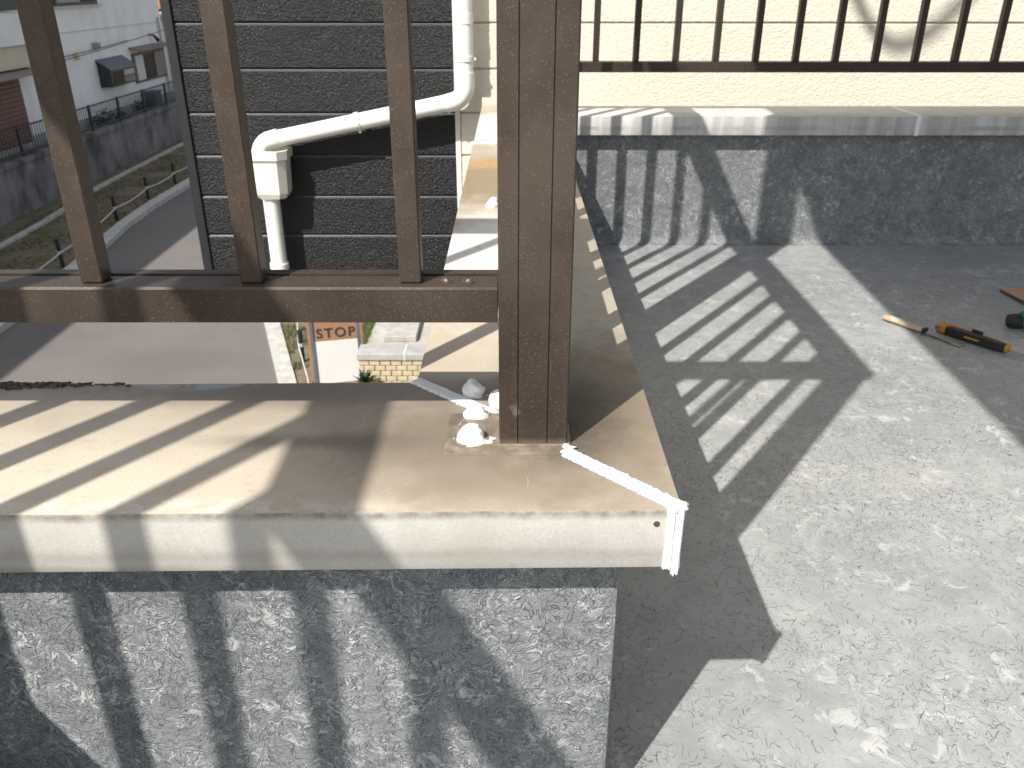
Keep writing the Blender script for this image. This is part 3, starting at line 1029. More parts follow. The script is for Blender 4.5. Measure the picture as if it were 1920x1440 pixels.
# ================================================================== SEALANT WORK ON THE NEAR CORNER
def sealant_strip(p0, p1, wid, th, jag, nseg=90, z=0.0, seed=0.0, taper=0.0):
    """brushed strip of sealant on a level surface: ragged sides, brushed top"""
    bm = nb()
    p0, p1 = Vector(p0), Vector(p1)
    t = (p1 - p0).normalized(); nrm = Vector((-t.y, t.x))
    rows = []
    m = 8
    for i in range(nseg + 1):
        f = i / nseg
        c = p0.lerp(p1, f)
        row = []
        wl = wid * (0.5 + jag[0] * fbm((f * 40 + seed, 0, 0), 1.0))
        wr = wid * (0.5 + jag[1] * fbm((f * 55 + seed + 40, 3, 0), 1.0))
        wl *= 1 - taper * (1 - f); wr *= 1 - taper * (1 - f)
        for j in range(m + 1):
            g = j / m
            off = -wr + (wl + wr) * g
            hgt = th * (0.45 + 0.55 * (1 - abs(2 * g - 1) ** 4)) + th * 0.35 * fbm((f * 6 + seed, g * 9, 2), 1.6)
            if j in (0, m):
                hgt = -0.0005
            q = c + nrm * off
            row.append(bm.verts.new((q.x, q.y, z + hgt)))
        rows.append(row)
    for a, b in zip(rows, rows[1:]):
        for j in range(m):
            bm.faces.new((a[j], b[j], b[j + 1], a[j + 1]))
    return bm


bm = sealant_strip((-0.099, 0.101), (0.0, 0.002), 0.0180, 0.0022, (0.17, 0.12), seed=1.0)
part('sealant_strip', bm, SEAL, near_cope, 'bright white sealant along the front mitre', smooth='all')
bm = sealant_strip((-W - .001, W + .001), (-0.158, 0.168), 0.0185, 0.0020, (0.05, 0.16), seed=9.0)
part('sealant_strip', bm, SEAL, near_cope, 'white sealant along the back mitre, half shaded', smooth='all')
# turned down over the corner lip, ragged below
bm = nb()
cols = []
m = 44
for i in range(m + 1):
    f = i / m
    # path round the corner: front face from x=-0.019 to the corner, then along the side
    s_ = -0.0135 + f * 0.0205
    low = -HF + 0.001 - 0.008 * abs(fbm((f * 4.5, 5, 0), 1.6)) - random.uniform(0, .0005) - (0.004 if 0.35 < f < 0.8 else 0)
    col = []
    for j in range(15):
        g = j / 14
        z = 0.0022 + (low - 0.0022) * g
        d = 0.0012 + 0.0014 * (0.5 + 0.5 * fbm((f * 5.5, g * 1.6, 4), 1.6))
        if 0.25 < f < 0.33:
            d += 0.0012
        if i in (0, m):
            d = -0.0004
        jx = 0.0016 * fbm((g * 6, i * .02, 7), 1.5) if i in (0,) else 0
        if s_ < 0:
            col.append(bm.verts.new((s_ + jx, -d, z)))
        else:
            a_ = min(1, s_ / 0.004)
            col.append(bm.verts.new((min(d, d * a_ + .0002), -d * (1 - a_) + max(0, s_ - .004) + (0 if s_ < .004 else 0), z)))
    cols.append(col)
for a, b in zip(cols, cols[1:]):
    for j in range(14):
        bm.faces.new((a[j], a[j + 1], b[j + 1], b[j]))
part('sealant_strip', bm, SEAL, near_cope, 'white sealant brushed down over the corner lip', smooth='all')
# thick peak at the very corner
bm = nb()
bmesh.ops.create_icosphere(bm, subdivisions=3, radius=1)
for v in bm.verts:
    k = 1 + 0.35 * fbm(v.co, 1.7)
    v.co = Vector((v.co.x * .010 * k - .0035, v.co.y * .007 * k + .004, v.co.z * .0035 * k + .0012))
part('sealant_blob', bm, SEAL, near_cope, 'small lump of sealant at the outer corner', smooth='all')


def blob(x, y, rx, ry, rz, seed, z=0.0):
    bm = nb()
    bmesh.ops.create_icosphere(bm, subdivisions=4, radius=1)
    for v in bm.verts:
        p = v.co.copy()
        tw = p.z * 1.6
        q = Vector((p.x * cos(tw) - p.y * sin(tw), p.x * sin(tw) + p.y * cos(tw), p.z))
        k = 1 + 0.24 * fbm(q + Vector((seed, 0, 0)), 0.95, 1) + 0.10 * fbm(q + Vector((0, seed, 0)), 2.1, 2)
        # a folded ridge round the dab
        a = math.atan2(q.y, q.x)
        k += 0.09 * sin(a * 2 + seed + 2.2 * q.z) * (1 - p.z * p.z)
        k -= 0.16 * math.exp(-((a - 1.0 - seed % 2 + 1.4 * q.z) / 0.28) ** 2) * (1 - abs(p.z))
        zc = max(p.z, -0.25)
        v.co = Vector((x + p.x * rx * k, y + p.y * ry * k, z + (zc + 0.2) * rz * k))
    return bm


part('sealant_blob', blob(-0.1905, 0.1195, .0150, .0135, .0165, 3.3), SEAL, near_cope, 'largest white sealant dab, left of the post foot', smooth='all')
part('sealant_blob', blob(-0.1885, 0.1690, .0130, .0115, .0140, 8.1), SEAL, near_cope, 'white sealant dab touching the back strip', smooth='all')
part('sealant_blob', blob(-0.1930, 0.2240, .0120, .0090, .0150, 12.6), SEAL, run_cope, 'sealant dab in the shade behind the rail', smooth='all')
part('sealant_blob', blob(-0.1650, 0.2010, .0100, .0100, .0140, 17.9), SEAL, run_cope, 'sealant dab half hidden by the post', smooth='all')
part('sealant_blob', blob(-0.1890, 1.0900, .0130, .0120, .0150, 21.2), SEAL, run_cope, 'white sealant dab further along the coping', smooth='all')
part('sealant_blob', blob(-0.2000, 1.8310, .0160, .0140, .0150, 25.0), SEAL, run_cope, 'farthest sealant dab, on the coping joint', smooth='all')
bm = sealant_strip((-W, 1.831), (0.0, 1.831), 0.020, 0.003, (0.1, 0.1), seed=30.0)
part('sealant_joint', bm, SEAL, run_cope, smooth='all')
# dab of thin threads pulled from the sealant
bm = nb()
for pts in ([(-.2035, .106, .002), (-.2060, .101, .0008), (-.2075, .0965, .0008), (-.2105, .0945, .0006)],
            [(-.2000, .160, .004), (-.2055, .1515, .0012), (-.2110, .1495, .0006), (-.2135, .150, .0006)],
            [(-.181, .2215, .002), (-.1765, .2200, .001), (-.172, .2205, .0006)],
            [(-.2085, .122, .0015), (-.2095, .127, .0008), (-.2085, .131, .0006)]):
    tube(bm, pts, 0.00055, 6)
part('sealant_thread', bm, SEAL_OLD, near_cope, smooth='all')

# base plate under the post, covered by a thin moulded skirt
bm = nb()
bw = [(-0.2170, 0.0925), (-0.100, 0.0925), (-0.0915, 0.1015), (-0.0915, 0.178), (-0.2170, 0.178)]
prism(bm, [(x, y, -0.001) for x, y in bw], (0, 0, 0.0026), 0.0011)
plate = part('base_plate', bm, PLATE, rail, smooth=True)
bm = nb()
prism(bm, [(x, y, 0.001) for x, y in ((-0.203, 0.1065), (-0.0925, 0.1065), (-0.0925, 0.176), (-0.203, 0.176))], (0, 0, 0.0026), 0.0010)
part('inner_plate', bm, PLATE, plate, smooth=True)
# loose crumbs of sealant near the post foot
for (x, y, sx, sy, sz, sd) in ((-.1745, .1125, .0075, .0035, .0022, 1), (-.1695, .120, .005, .004, .0018, 2), (-.168, .176, .006, .003, .002, 3), (-.0965, .106, .004, .003, .002, 5), (-.0915, .1035, .005, .0022, .0015, 6)):
    bm = nb(); bmesh.ops.create_icosphere(bm, subdivisions=2, radius=1)
    for v in bm.verts:
        k = 1 + .5 * fbm(v.co + Vector((sd * 3.1, 0, 0)), 1.5)
        v.co = Vector((x + v.co.x * sx * k, y + v.co.y * sy * k, .003 + v.co.z * sz * k))
    part('sealant_crumb', bm, SEAL_OLD, plate, smooth='all')

# rivet in the lip
bm = nb()
prism(bm, [(-0.0222 + .0029 * cos(2 * pi * k / 20), -0.0012, -0.0150 + .0029 * sin(2 * pi * k / 20)) for k in range(20)], (0, 0.003, 0), 0.0004)
part('rivet', bm, DARKHOLE, near_cope)

# peeled dark sealant along the back edge at the left
bm = nb()
for i in range(170):
    f = random.random()
    x = -0.80 + 0.215 * f
    y = sk(x, 0.2615) - abs(random.gauss(0, 0.006)) * (0.4 + 0.9 * (1 - f))
    if f > 0.8 and random.random() < 0.6:
        continue
    L = random.uniform(.006, .022) * (1.1 - 0.5 * f); w_ = random.uniform(.0012, .0035); h = random.uniform(.0008, .0042) * (1.15 - .7 * f)
    a = random.gauss(0, .28)
    pts = []
    ns = 5
    rowsv = []
    for k in range(ns + 1):
        t = (k / ns - .5) * L
        wob = w_ * (0.6 + .8 * random.random())
        cx, cy = x + t * cos(a) - 0, y + t * sin(a) + .0012 * fbm((t * 300, i, 0), 1)
        zz = h * (0.7 + .6 * random.random())
        rowsv.append([bm.verts.new((cx, cy - wob, -.0004)), bm.verts.new((cx, cy - wob * .4, zz)), bm.verts.new((cx, cy + wob * .5, zz * .8)), bm.verts.new((cx, cy + wob, -.0004))])
    for p_, q_ in zip(rowsv, rowsv[1:]):
        for j in range(3):
            bm.faces.new((p_[j], q_[j], q_[j + 1], p_[j + 1]))
part('peeled_sealant', bm, CRUMB, near_cope, 'dark peeling crust along the back edge of the coping', kind='stuff')

# ================================================================== TOOLS ON THE BALCONY FLOOR
def local_thing(name, label, cat, loc, rotz):
    return thing(name, label, cat, loc, rotz if rotz else 1e-6)


pk = local_thing('putty_knife', 'wooden handled putty knife lying partly under the orange cutter', 'tool', (0.915, 1.622, ZF), math.atan2(-0.11, 0.075))
bm = nb()
tube(bm, [(0, 0, .010), (.004, 0, .0105), (.02, 0, .011), (.07, 0, .010), (.105, 0, .0085), (.122, 0, .0075)], [.007, .0102, .0108, .0102, .0088, .0078], 14)
for v in bm.verts:
    v.co.y *= 1.15; v.co.z = .0095 + (v.co.z - .0095) * .8
part('handle', bm, WOOD, pk, smooth=True)
bm = nb(); box(bm, (.121, -.010, .003), (.131, .010, .0165), .002)
part('ferrule', bm, RUBBER, pk)
bm = nb(); prism(bm, [(.130, -.006, .008), (.16, -.009, .005), (.235, -.016, .0015), (.235, .016, .0015), (.16, .009, .005), (.130, .006, .008)], (0, 0, .001))
part('blade', bm, STEEL, pk)

uk = local_thing('utility_knife', 'orange and black cutter knife with a black slide button on the grey floor', 'tool', (1.032, 1.543, ZF), math.atan2(-0.172, 0.118))
bm = nb()
out = [(0, -.010), (.006, -.016), (.03, -.017), (.10, -.0165), (.16, -.014), (.198, -.0085), (.198, .0085), (.16, .013), (.10, .0155), (.03, .017), (.006, .016), (0, .010)]
prism(bm, [(x, y, .004) for x, y in out], (0, 0, .020), .004)
part('body', bm, ORANGE, uk, smooth=True)
bm = nb()
gout = [(.030, -.0185), (.10, -.018), (.16, -.0155), (.190, -.0105), (.190, .001), (.16, .003), (.10, .0035), (.034, .0035)]
prism(bm, [(x, y, .0025) for x, y in gout], (0, 0, .0232), .003)
part('grip', bm, RUBBER, uk, smooth=True)
bm = nb(); prism(bm, [(.085, -.0195, .012), (.125, -.0182, .012), (.125, -.0182, .017), (.085, -.0195, .017)], (0, .004, 0), .001)
part('side_mark', bm, ORANGE, uk)
bm = nb(); box(bm, (.090, .004, .022), (.120, .013, .033), .003)
part('slider', bm, RUBBER, uk, smooth=True)
bm = nb(); prism(bm, [(.0015, -.0125, .012), (.018, -.0150, .012), (.018, -.0150, .022), (.0015, -.0125, .022)], (0, -.004, 0), .001)
part('end_clip', bm, STEEL, uk)
bm = nb(); prism(bm, [(.197, -.005, .012), (.250, -.005, .011), (.262, .005, .011), (.197, .005, .012)], (0, 0, .0016))
part('blade', bm, STEEL, uk)

cb = thing('cardboard_sheet', 'piece of brown corrugated cardboard at the right edge of the floor', 'cardboard', (1.56, 1.70, ZF))
bm = nb(); prism(bm, [(1.372, 1.862, ZF + .010), (1.405, 1.60, ZF + .010), (1.85, 1.62, ZF + .010), (1.84, 1.885, ZF + .010)], (0, 0, .002))
part('top_liner', bm, CARD, cb)
bm = nb(); prism(bm, [(1.374, 1.860, ZF + .002), (1.407, 1.603, ZF + .002), (1.847, 1.622, ZF + .002), (1.838, 1.882, ZF + .002)], (0, 0, .0079))
part('fluting', bm, CARD_E, cb)

GX = 0.05
gt = thing('hand_tool', 'green tool with a black rounded end at the right edge of the frame', 'tool', (1.26, 1.555, ZF))  # unidentified hand tool, cut off by the frame edge
bm = nb()
tube(bm, [(1.183 + GX, 1.565, ZF + .021), (1.186 + GX, 1.564, ZF + .021), (1.20 + GX, 1.562, ZF + .021), (1.225 + GX, 1.558, ZF + .021), (1.232 + GX, 1.557, ZF + .021)], [.012, .017, .0205, .021, .018], 20)
part('cap', bm, RUBBER, gt, smooth=True)
bm = nb()
tube(bm, [(1.214 + GX, 1.556, ZF + .030), (1.217 + GX, 1.556, ZF + .030), (1.30 + GX, 1.543, ZF + .030), (1.38 + GX, 1.531, ZF + .030), (1.383 + GX, 1.531, ZF + .030)], [.017, .022, .023, .022, .017], 20)
part('body', bm, GREENP, gt, smooth=True)

# ================================================================== WHITE HOUSE ACROSS THE STREET
FX = -10.0
wh = thing('white_house', 'white rendered two-storey house across the street with small windows', 'house', (FX - 3, 17, -2.7))
bm = nb()
box(bm, (FX - 7, 1.5, -2.8), (FX, 24.9, 3.5))
part('wall', bm, WHITEW, wh)
bm = nb(); box(bm, (FX - 7.2, 1.3, 3.52), (FX + .25, 25.1, 3.68), .02)
part('roof', bm, mat_plain('grey_roof', (0.2, 0.19, 0.185), 0.8), wh)
bm = nb(); box(bm, (FX - .01, 1.5, -2.71), (FX + .025, 24.9, -2.46))
part('plinth', bm, mat_plain('grey_plinth', (0.42, 0.42, 0.41), 0.85, 0.3, 3), wh)
bm = nb(); box(bm, (FX + .001, 19.0, -.632), (FX + .012, 24.6, -.612))
part('seam', bm, mat_plain('render_seam', (0.62, 0.62, 0.62), 0.8), wh)


def fbox(name, y0, y1, z0, z1, d0, d1, mat, parent, bev=0.0, label=None):
    bm = nb(); box(bm, (FX + d0, y0, z0), (FX + d1, y1, z1), bev)
    return part(name, bm, mat, parent, label)


# upper window
w1 = fbox('window', 19.05, 21.10, -0.085, 0.75, 0.002, 0.05, DKMETAL, wh, .005, 'dark framed upper window')
fbox('pane', 19.15, 20.2, -0.02, 0.70, 0.05, 0.056, mat_plain('frosted_pane', (0.30, 0.29, 0.28), 0.4), w1)
fbox('pane', 20.3, 21.0, -0.02, 0.70, 0.05, 0.056, GLASS_D, w1)
fbox('sill', 19.0, 21.25, -0.125, -0.09, 0.002, 0.09, mat_plain('pale_sill', (0.55, 0.54, 0.52), 0.7), w1)
# box window with a slanted metal hood
bx = thing('window_box', 'black metal box window with a slanted hood on the white house', 'window', (FX, 21.2, -1.9))
bm = nb()
prism(bm, [(FX + .002, 20.5, -1.30), (FX + .30, 20.5, -1.50), (FX + .30, 20.5, -1.90), (FX + .002, 20.5, -1.90)], (0, 1.42, 0), .01)
part('case', bm, DKMETAL, bx)
bm = nb()
prism(bm, [(FX + .01, 20.46, -1.275), (FX + .34, 20.46, -1.50), (FX + .34, 20.46, -1.53), (FX + .01, 20.46, -1.305)], (0, 1.5, 0))
part('hood', bm, mat_plain('blue_grey_hood', (0.10, 0.12, 0.15), 0.45), bx)
bm = nb(); box(bm, (FX + .301, 20.60, -1.86), (FX + .307, 21.16, -1.57)); part('pane', bm, GLASS_D, bx)
bm = nb(); box(bm, (FX + .301, 21.24, -1.69), (FX + .308, 21.84, -1.57)); part('pane', bm, mat_plain('pale_pane', (0.42, 0.42, 0.43), .4), bx)
bm = nb(); box(bm, (FX + .301, 21.24, -1.86), (FX + .308, 21.84, -1.72)); part('pane', bm, PANELB, bx)
# window with small awning
w2 = fbox('window', 22.52, 24.68, -2.02, -1.30, 0.002, 0.05, mat_plain('brown_frame', (0.11, 0.09, 0.08), .5), wh, .005, 'ground floor window under a thin awning')
fbox('pane', 22.62, 23.12, -1.96, -1.36, 0.05, 0.058, CURT, w2)
fbox('pane', 23.16, 23.82, -1.96, -1.36, 0.05, 0.056, GLASS_D, w2)
fbox('shutter_panel', 23.86, 24.62, -1.97, -1.33, 0.05, 0.075, PANELB, w2)
bm = nb(); prism(bm, [(FX + .002, 22.44, -1.14), (FX + .32, 22.44, -1.21), (FX + .32, 22.44, -1.235), (FX + .002, 22.44, -1.175)], (0, 2.33, 0))
part('awning', bm, mat_plain('awning_brown', (0.22, 0.17, 0.155), .6), wh)
# left bay with a shuttered window
bay = fbox('bay', 8.0, 17.45, -0.72, -0.14, 0.002, 0.30, WHITEW, wh, .01)
fbox('bay_base', 8.0, 17.30, -1.14, -0.722, 0.002, 0.22, CREAMW, wh, .01)
bm = nb(); prism(bm, [(FX + .002, 12.0, -1.15), (FX + .55, 12.0, -1.22), (FX + .55, 12.0, -1.25), (FX + .002, 12.0, -1.20)], (0, 5.3, 0))
part('awning', bm, mat_plain('awning_grey', (0.30, 0.25, 0.22), .6), wh)
sh = fbox('roller_shutter', 15.0, 17.0, -2.56, -1.29, 0.004, 0.03, SHUT, wh, .004, 'brown roller shutter at the left of the house')
slat = None
for k in range(14):
    z = -2.53 + k * .0875
    if slat is None:
        bm = nb(); prism(bm, [(0, 15.04, 0), (.016, 15.04, .012), (.016, 15.04, .068), (0, 15.04, .08)], (0, 1.92, 0))
        slat = part('slat', bm, SHUT, sh, loc=(FX + .031, 0, z))
        slat.location = Vector((FX + .031, 0, z)) - BASE[wh]
    else:
        o = slat.copy(); COL.objects.link(o); o.parent = sh; o.location = Vector((FX + .031, 0, z)) - BASE[wh]
w3 = fbox('window', 16.2, 17.35, -0.10, 0.55, 0.30, 0.33, DKMETAL, wh, .004, 'dark window above the bay')
# fixtures
bm = nb(); box(bm, (FX + .002, 20.46, -1.02), (FX + .13, 20.66, -0.90), .02)
part('vent_hood', bm, PINK, wh)
bm = nb()
for k in range(3):
    tube(bm, [(FX + .06, 19.52, -1.20 + k * .055), (FX + .06, 19.52, -1.165 + k * .055)], .045, 12)
tube(bm, [(FX, 19.52, -1.13), (FX + .06, 19.52, -1.13)], .02, 8)
part('insulator', bm, YELL, wh, smooth=True)
bm = nb(); tube(bm, [(FX, 23.9, -.90), (FX + .14, 23.92, -.94)], .025, 8); tube(bm, [(FX + .12, 23.92, -.93), (FX + .18, 24.05, -1.06)], [.03, .06], 12)
part('wall_lamp', bm, DKMETAL, wh, smooth=True)
bm = nb(); tube(bm, [(FX + .05, 24.6, -2.6), (FX + .05, 24.6, -.5)], .03, 8)
part('drain_pipe', bm, mat_plain('grey_drain', (0.45, 0.45, 0.45), .6), wh)
ow = thing('service_wire', 'pair of thin service wires strung along the white house wall', 'wire', (FX + .1, 21, -1))
for (a, b) in (((FX + .07, 17.4, -1.22), (FX + .3, 24.9, -.77)), ((FX + .07, 17.4, -1.12), (FX + .12, 22.2, -.95))):
    bm = nb()
    pts = []
    for k in range(13):
        f = k / 12
        p = Vector(a).lerp(Vector(b), f); p.z -= .10 * f * (1 - f)
        pts.append(p)
    tube(bm, pts, .010, 6)
    part('wire', bm, WIRE, ow)

# house beyond with orange roof
oh = thing('far_house', 'brown house with an orange roof behind the white house', 'house', (-11.5, 33, -2.7))
bm = nb(); box(bm, (-15, 30.2, -2.7), (-9.6, 38, -.45)); part('wall', bm, ROOF_B, oh)
bm = nb(); prism(bm, [(-15.3, 29.9, -.44), (-9.2, 29.9, -.44), (-12.2, 29.9, 1.5)], (0, 8.4, 0)); part('roof', bm, ROOF_O, oh)
bm = nb(); box(bm, (-13.5, 26.5, -2.7), (-9.3, 29.8, -.62))
part('porch', bm, WHITEW, oh)
bm = nb(); box(bm, (-13.6, 26.4, -.618), (-9.1, 29.85, -.53), .01); part('porch_roof', bm, KERB, oh)

# retaining wall and fence
rw = thing('retaining_wall', 'low stained concrete retaining wall below the white house', 'wall', (-9.42, 18, GZ))
bm = nb()
box(bm, (-9.52, -5, GZ - .05), (-9.34, 40, -2.70))
part('wall_face', bm, WALLC, rw)
bm = nb(); box(bm, (-9.55, -5, -2.698), (-9.31, 40, -2.60), .012)
part('wall_cap', bm, WALLC, rw)
fe = thing('metal_fence', 'dark metal picket fence on the retaining wall', 'fence', (-9.45, 18, -2.60))
fp = None
fy = [13.9 + 1.465 * k - 0.0 for k in range(-6, 12)]
for y in [15.6 + 1.47 * k for k in range(-6, 10)]:
    if fp is None:
        bm = nb(); box(bm, (-.022, -.022, -2.60), (.022, .022, -2.05), .003)
        fp = part('fence_post', bm, DKMETAL, fe, loc=(-9.45, y, 0))
    else:
        inst(fp, (-9.45, y, 0), fe)
for z in (-2.08, -2.535):
    bm = nb(); box(bm, (-9.465, 6.5, z - .014), (-9.435, 29.2, z + .014)); part('fence_rail', bm, DKMETAL, fe)
bm = nb()
y = 6.6
while y < 29.1:
    box(bm, (-9.455, y - .0055, -2.52), (-9.445, y + .0055, -2.094)); y += .098
part('picket', bm, DKMETAL, fe, kind='stuff')

# plants and clutter behind the fence
for (y, s_, lab) in ((19.6, .30, 'dark green shrub behind the fence beside its second post'), (20.6, .22, 'small low shrub behind the fence, middle one of three'), (22.2, .34, 'dark green shrub behind the fence near the house end')):
    t = thing('shrub', lab, 'shrub', (-9.72, y, -2.70), 0, 'shrubs behind the fence')
    bm = nb()
    for k in range(150):
        p = Vector((random.gauss(-9.72, .09), random.gauss(y, s_ * .45), -2.66 + abs(random.gauss(0, s_ * .5))))
        q = Vector((random.uniform(-1, 1), random.uniform(-1, 1), random.uniform(-.3, 1))).normalized() * .06
        r_ = Vector((random.uniform(-1, 1), random.uniform(-1, 1), random.uniform(-1, 1))).normalized() * .03
        bm.faces.new([bm.verts.new(p - q), bm.verts.new(p + r_), bm.verts.new(p + q), bm.verts.new(p - r_)])
    part('foliage', bm, LEAF, t)
    bm = nb(); tube(bm, [(-9.72, y, -2.71), (-9.71, y + .02, -2.5)], [.02, .008], 6); part('stem', bm, WOOD, t)
bn = thing('storage_bin', 'blue grey bin standing by the end of the white house', 'bin', (-9.75, 22.9, -2.70))
bm = nb(); prism(bm, [(-9.87, 22.7, -2.70), (-9.63, 22.7, -2.70), (-9.61, 22.68, -2.28), (-9.89, 22.68, -2.28)], (0, .42, 0), .01); part('body', bm, mat_plain('bin_blue', (0.10, 0.14, 0.20), .5), bn)
bm = nb(); box(bm, (-9.90, 22.66, -2.279), (-9.60, 23.14, -2.24), .01); part('lid', bm, mat_plain('bin_lid', (0.16, 0.2, 0.25), .5), bn)

# ---- rope fence
tops = []
for i, (x, y, lab) in enumerate(((-7.47, 17.64, 'black rope stake farthest up the verge beside the black siding'), (-7.50, 16.22, 'black rope stake second farthest on the verge'),
                                 (-7.43, 14.56, 'black rope stake in the middle of the verge'), (-7.08, 11.78, 'nearest black rope stake on the left verge behind the thick bar'))):
    st_ = thing('rope_stake', lab, 'stake', (x, y, GZ), 0, 'stakes along the left verge')
    bm = nb(); tube(bm, [(x, y, GZ), (x, y, GZ + .47)], .030, 10); part('shaft', bm, STAKE, st_)
    bm = nb(); tube(bm, [(x, y, GZ + .255), (x, y, GZ + .285)], .034, 10); part('rope_ring', bm, ROPE, st_)
    tops.append(Vector((x + .035, y, GZ + .27)))
tops.insert(0, Vector((-7.5, 19.4, GZ + .27))); tops.append(Vector((-6.95, 9.3, GZ + .26))); tops.append(Vector((-6.9, 7.0, GZ + .26)))
bm = nb()
pts = []
for a, b in zip(tops, tops[1:]):
    for k in range(8):
        f = k / 8
        p = a.lerp(b, f); p.z -= .16 * f * (1 - f)
        pts.append(p)
tube(bm, pts, .012, 6)
tag(part('rope', bm, ROPE), 'pale rope sagging between the stakes on the left verge', 'rope')

sx, sy = -2.56, 8.18
st_ = thing('rope_stake', 'black stake with white rope left of the STOP board', 'stake', (sx, sy, GZ))
bm = nb(); tube(bm, [(sx, sy, GZ), (sx, sy, GZ + .44)], .028, 12); part('shaft', bm, STAKE, st_)
bm = nb(); tube(bm, [(sx, sy, GZ + .245), (sx, sy, GZ + .265)], .034, 12); tube(bm, [(sx, sy, GZ + .272), (sx, sy, GZ + .285)], .033, 12); part('rope_ring', bm, ROPE, st_)
bm = nb()
a, b, c = Vector((-2.98, 9.75, GZ + .33)), Vector((sx - .03, sy, GZ + .27)), Vector((-2.36, 7.55, GZ + .16))
pts = []
for p_, q_ in ((a, b), (b, c), (c, Vector((-2.2, 7.0, GZ + .27)))):
    for k in range(8):
        f = k / 8; p = p_.lerp(q_, f); p.z -= .10 * f * (1 - f); pts.append(p)
tube(bm, pts, .009, 6)
tag(part('rope', bm, ROPE), 'white rope tied to the stake beside the STOP board', 'rope')

# ---- STOP board
sg = thing('stop_board', 'upright board with an orange brown STOP heading and a white panel', 'sign', (-2.30, 7.56, GZ), radians(13.5))
SW, SH = 0.56, 0.90
HZ = 0.555      # lower edge of the heading
bm = nb(); box(bm, (.052, .004, .05), (SW - .055, .030, HZ - .002), .002); part('white_panel', bm, SIGN_W, sg)
bm = nb(); box(bm, (.052, 0.002, HZ), (SW - .055, .032, SH), .002); head = part('heading_board', bm, SIGN_O, sg)
for n_, x0, x1, m_ in (('frame_post', -.012, .020, SIGN_O), ('frame_post', SW - .022, SW + .008, SIGN_O), ('inner_post', .0205, .051, SIGN_B), ('inner_post', SW - .054, SW - .0225, SIGN_B)):
    bm = nb(); box(bm, (x0, -.012, 0), (x1, .045, SH + .03), .003); part(n_, bm, m_, sg)
bm = nb(); box(bm, (-.012, -.010, SH + .032), (SW + .008, .043, SH + .06), .003); part('top_bar', bm, SIGN_O, sg)
cu = bpy.data.curves.new('lettering', 'FONT')
cu.body = 'STOP'; cu.size = 0.150; cu.extrude = 0.002; cu.offset = 0.0022; cu.space_character = 1.22; cu.align_x = 'CENTER'
to = bpy.data.objects.new('lettering', cu)
COL.objects.link(to)
bpy.context.view_layer.update()
dg = bpy.context.evaluated_depsgraph_get()
me = bpy.data.meshes.new_from_object(to.evaluated_get(dg))
bpy.data.objects.remove(to)
me.materials.clear(); me.materials.append(SIGN_T)
lo = bpy.data.objects.new('lettering', me); COL.objects.link(lo)
lo.parent = head; lo.rotation_euler = (radians(90), 0, 0); lo.location = (SW / 2 + .002, -.0015, HZ + .038)

# ---- brick wall with a grey cap
bwx0, bwx1, bwy = -1.735, -0.30, 7.27
bk = thing('brick_wall', 'low cream brick wall with a grey cap right of the STOP board', 'wall', (-1.0, bwy + .1, GZ))
bm = nb(); box(bm, (bwx0 + .012, bwy + .012, GZ - .02), (bwx1, bwy + .22, -3.125)); part('mortar_core', bm, MORTAR, bk)
bm = nb(); box(bm, (bwx0 - .015, bwy - .015, -3.124), (bwx1 + .02, bwy + .25, -3.045), .012); part('cap', bm, CAPC, bk)
for k in range(1):
    bm = nb(); box(bm, (-1.262, bwy - .017, -3.122), (-1.250, bwy + .252, -3.0435), .002); part('cap_joint', bm, SIGN_W, bk)
b0 = None
for r in range(8):
    z = -3.181 - r * .0605
    x = bwx0 + (0 if r % 2 == 0 else -.056)
    while x < bwx1 - .02:
        x0, x1 = max(x, bwx0), min(x + .104, bwx1)
        if x1 - x0 > .09:
            if b0 is None:
                bm = nb(); box(bm, (0, 0, 0), (.104, .05, .052), .004, 1); b0 = part('brick', bm, BRICK, bk, loc=(x0, bwy, z))
            else:
                o = inst(b0, (x0, bwy + random.uniform(-.002, .002), z), bk)
                o.rotation_euler = (0, random.uniform(-.006, .006), 0)
        elif x1 - x0 > .02:
            bm = nb(); box(bm, (x0, bwy, z), (x1, bwy + .05, z + .052), .004, 1); part('brick', bm, BRICK, bk)
        x += .112

# concrete porch
cp = thing('concrete_step', 'grey concrete step behind the brick wall', 'step', (-1.4, 9.0, GZ))
bm = nb(); box(bm, (-1.90, 8.55, GZ - .02), (0.6, 10.6, GZ + .075), .008); part('slab', bm, PORCH, cp)
bm = nb(); box(bm, (-1.70, 8.70, GZ + .0752), (-1.30, 9.45, GZ + .15), .012); part('upper_step', bm, PORCH, cp)

# small plant at the left end of the bricks
t = thing('potted_plant', 'small dark plant in a tan pot at the left end of the brick wall', 'plant', (-1.70, 7.12, GZ))
bm = nb()
for k in range(46):
    a = random.uniform(0, 2 * pi); e = random.uniform(.1, 1.2)
    d = Vector((cos(a) * cos(e), sin(a) * cos(e), sin(e)))
    p = Vector((-1.66, 7.12, GZ + .30)); L = random.uniform(.08, .17)
    sdv = d.cross(Vector((0, 0, 1))).normalized() * .022
    bm.faces.new([bm.verts.new(p), bm.verts.new(p + d * L * .5 + sdv), bm.verts.new(p + d * L), bm.verts.new(p + d * L * .5 - sdv)])
part('foliage', bm, LEAF, t)
bm = nb(); tube(bm, [(-1.70, 7.12, GZ), (-1.70, 7.12, GZ + .26), (-1.70, 7.12, GZ + .28)], [.06, .085, .08], 16); part('pot', bm, mat_plain('tan_pot', (0.50, 0.33, 0.19), .8), t)


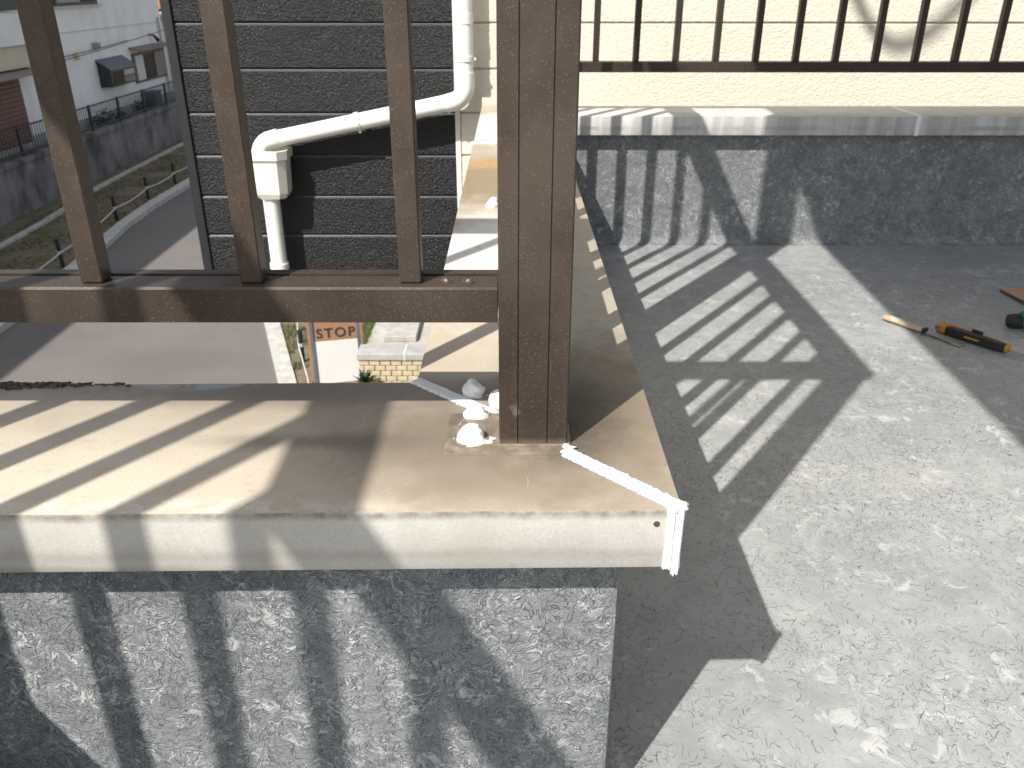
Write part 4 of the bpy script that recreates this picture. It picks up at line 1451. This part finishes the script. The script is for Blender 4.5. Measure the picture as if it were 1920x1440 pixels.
# ---- grass
def grass(name, areas, mat, n, h, w_):
    bm = nb()
    for _ in range(n):
        (x0, x1, y0, y1) = random.choice(areas)
        x, y = random.uniform(x0, x1), random.uniform(y0, y1)
        if fbm((x, y, 0), 1.4) < -.18 or (x > -5 and x < interp(rk, y) + .2):
            continue
        a = random.uniform(0, 2 * pi); hh = h * random.uniform(.5, 1.3)
        lx, ly = random.gauss(0, .5) * hh, random.gauss(0, .5) * hh
        z = GZ + (.04 if x > -5 else .02)
        bm.faces.new([bm.verts.new((x - w_ * cos(a), y - w_ * sin(a), z)), bm.verts.new((x + w_ * cos(a), y + w_ * sin(a), z)), bm.verts.new((x + lx, y + ly, z + hh))])
    o = part(name, bm, mat)
    o['kind'] = 'stuff'
    return o


grass('grass', [(-2.34, -2.20, 7.6, 9.8), (-2.45, -2.28, 7.6, 8.4), (-1.95, -1.905, 8.2, 9.9), (-1.95, -1.7, 7.7, 8.54), (-2.3, -1.92, 8.2, 9.9)], GRASS, 9000, .06, .008)
grass('dry_grass', [(-3.1, -2.55, 8.3, 9.9), (-2.72, -2.36, 7.6, 8.4)], DRYGR, 4500, .05, .008)
o = grass('verge_grass', [(-9.0, -7.3, 9.5, 22)], VGRASS, 7000, .05, .014)

# ---- overhead telephone cable with a hanging loop (its soft shadow falls on the cream siding)
oc = thing('overhead_cable', 'overhead cable with a slack loop, seen by its soft shadow on the cream siding', 'cable', (-0.7, 0.2, 4.2))
T = 5.2
off = -sun_dir * T
bm = nb()
for q_ in (0.0, 0.035):
    pts = []
    for k in range(25):
        f = -1 + 2 * k / 24
        x = 1.625 + f * (.30 + .02 * f) * (1 + q_)
        z = 0.165 - q_ + .30 * abs(f) ** 1.8
        pts.append(Vector((x, YW, z)) + off)
    pts = [pts[0] + Vector((-.05, 0, .5))] + pts + [pts[-1] + Vector((.05, 0, .5))]
    tube(bm, pts, .014, 8)
part('loop', bm, STAKE, oc)
bm = nb()
zt = (Vector((1.6, YW, 0.95)) + off).z
pts = [Vector((-14 + 28 * k / 20, (Vector((0, YW, 0)) + off).y, zt + .6 * (k / 10 - 1) ** 2)) for k in range(21)]
tube(bm, pts, .012, 8)
part('wire', bm, STAKE, oc)
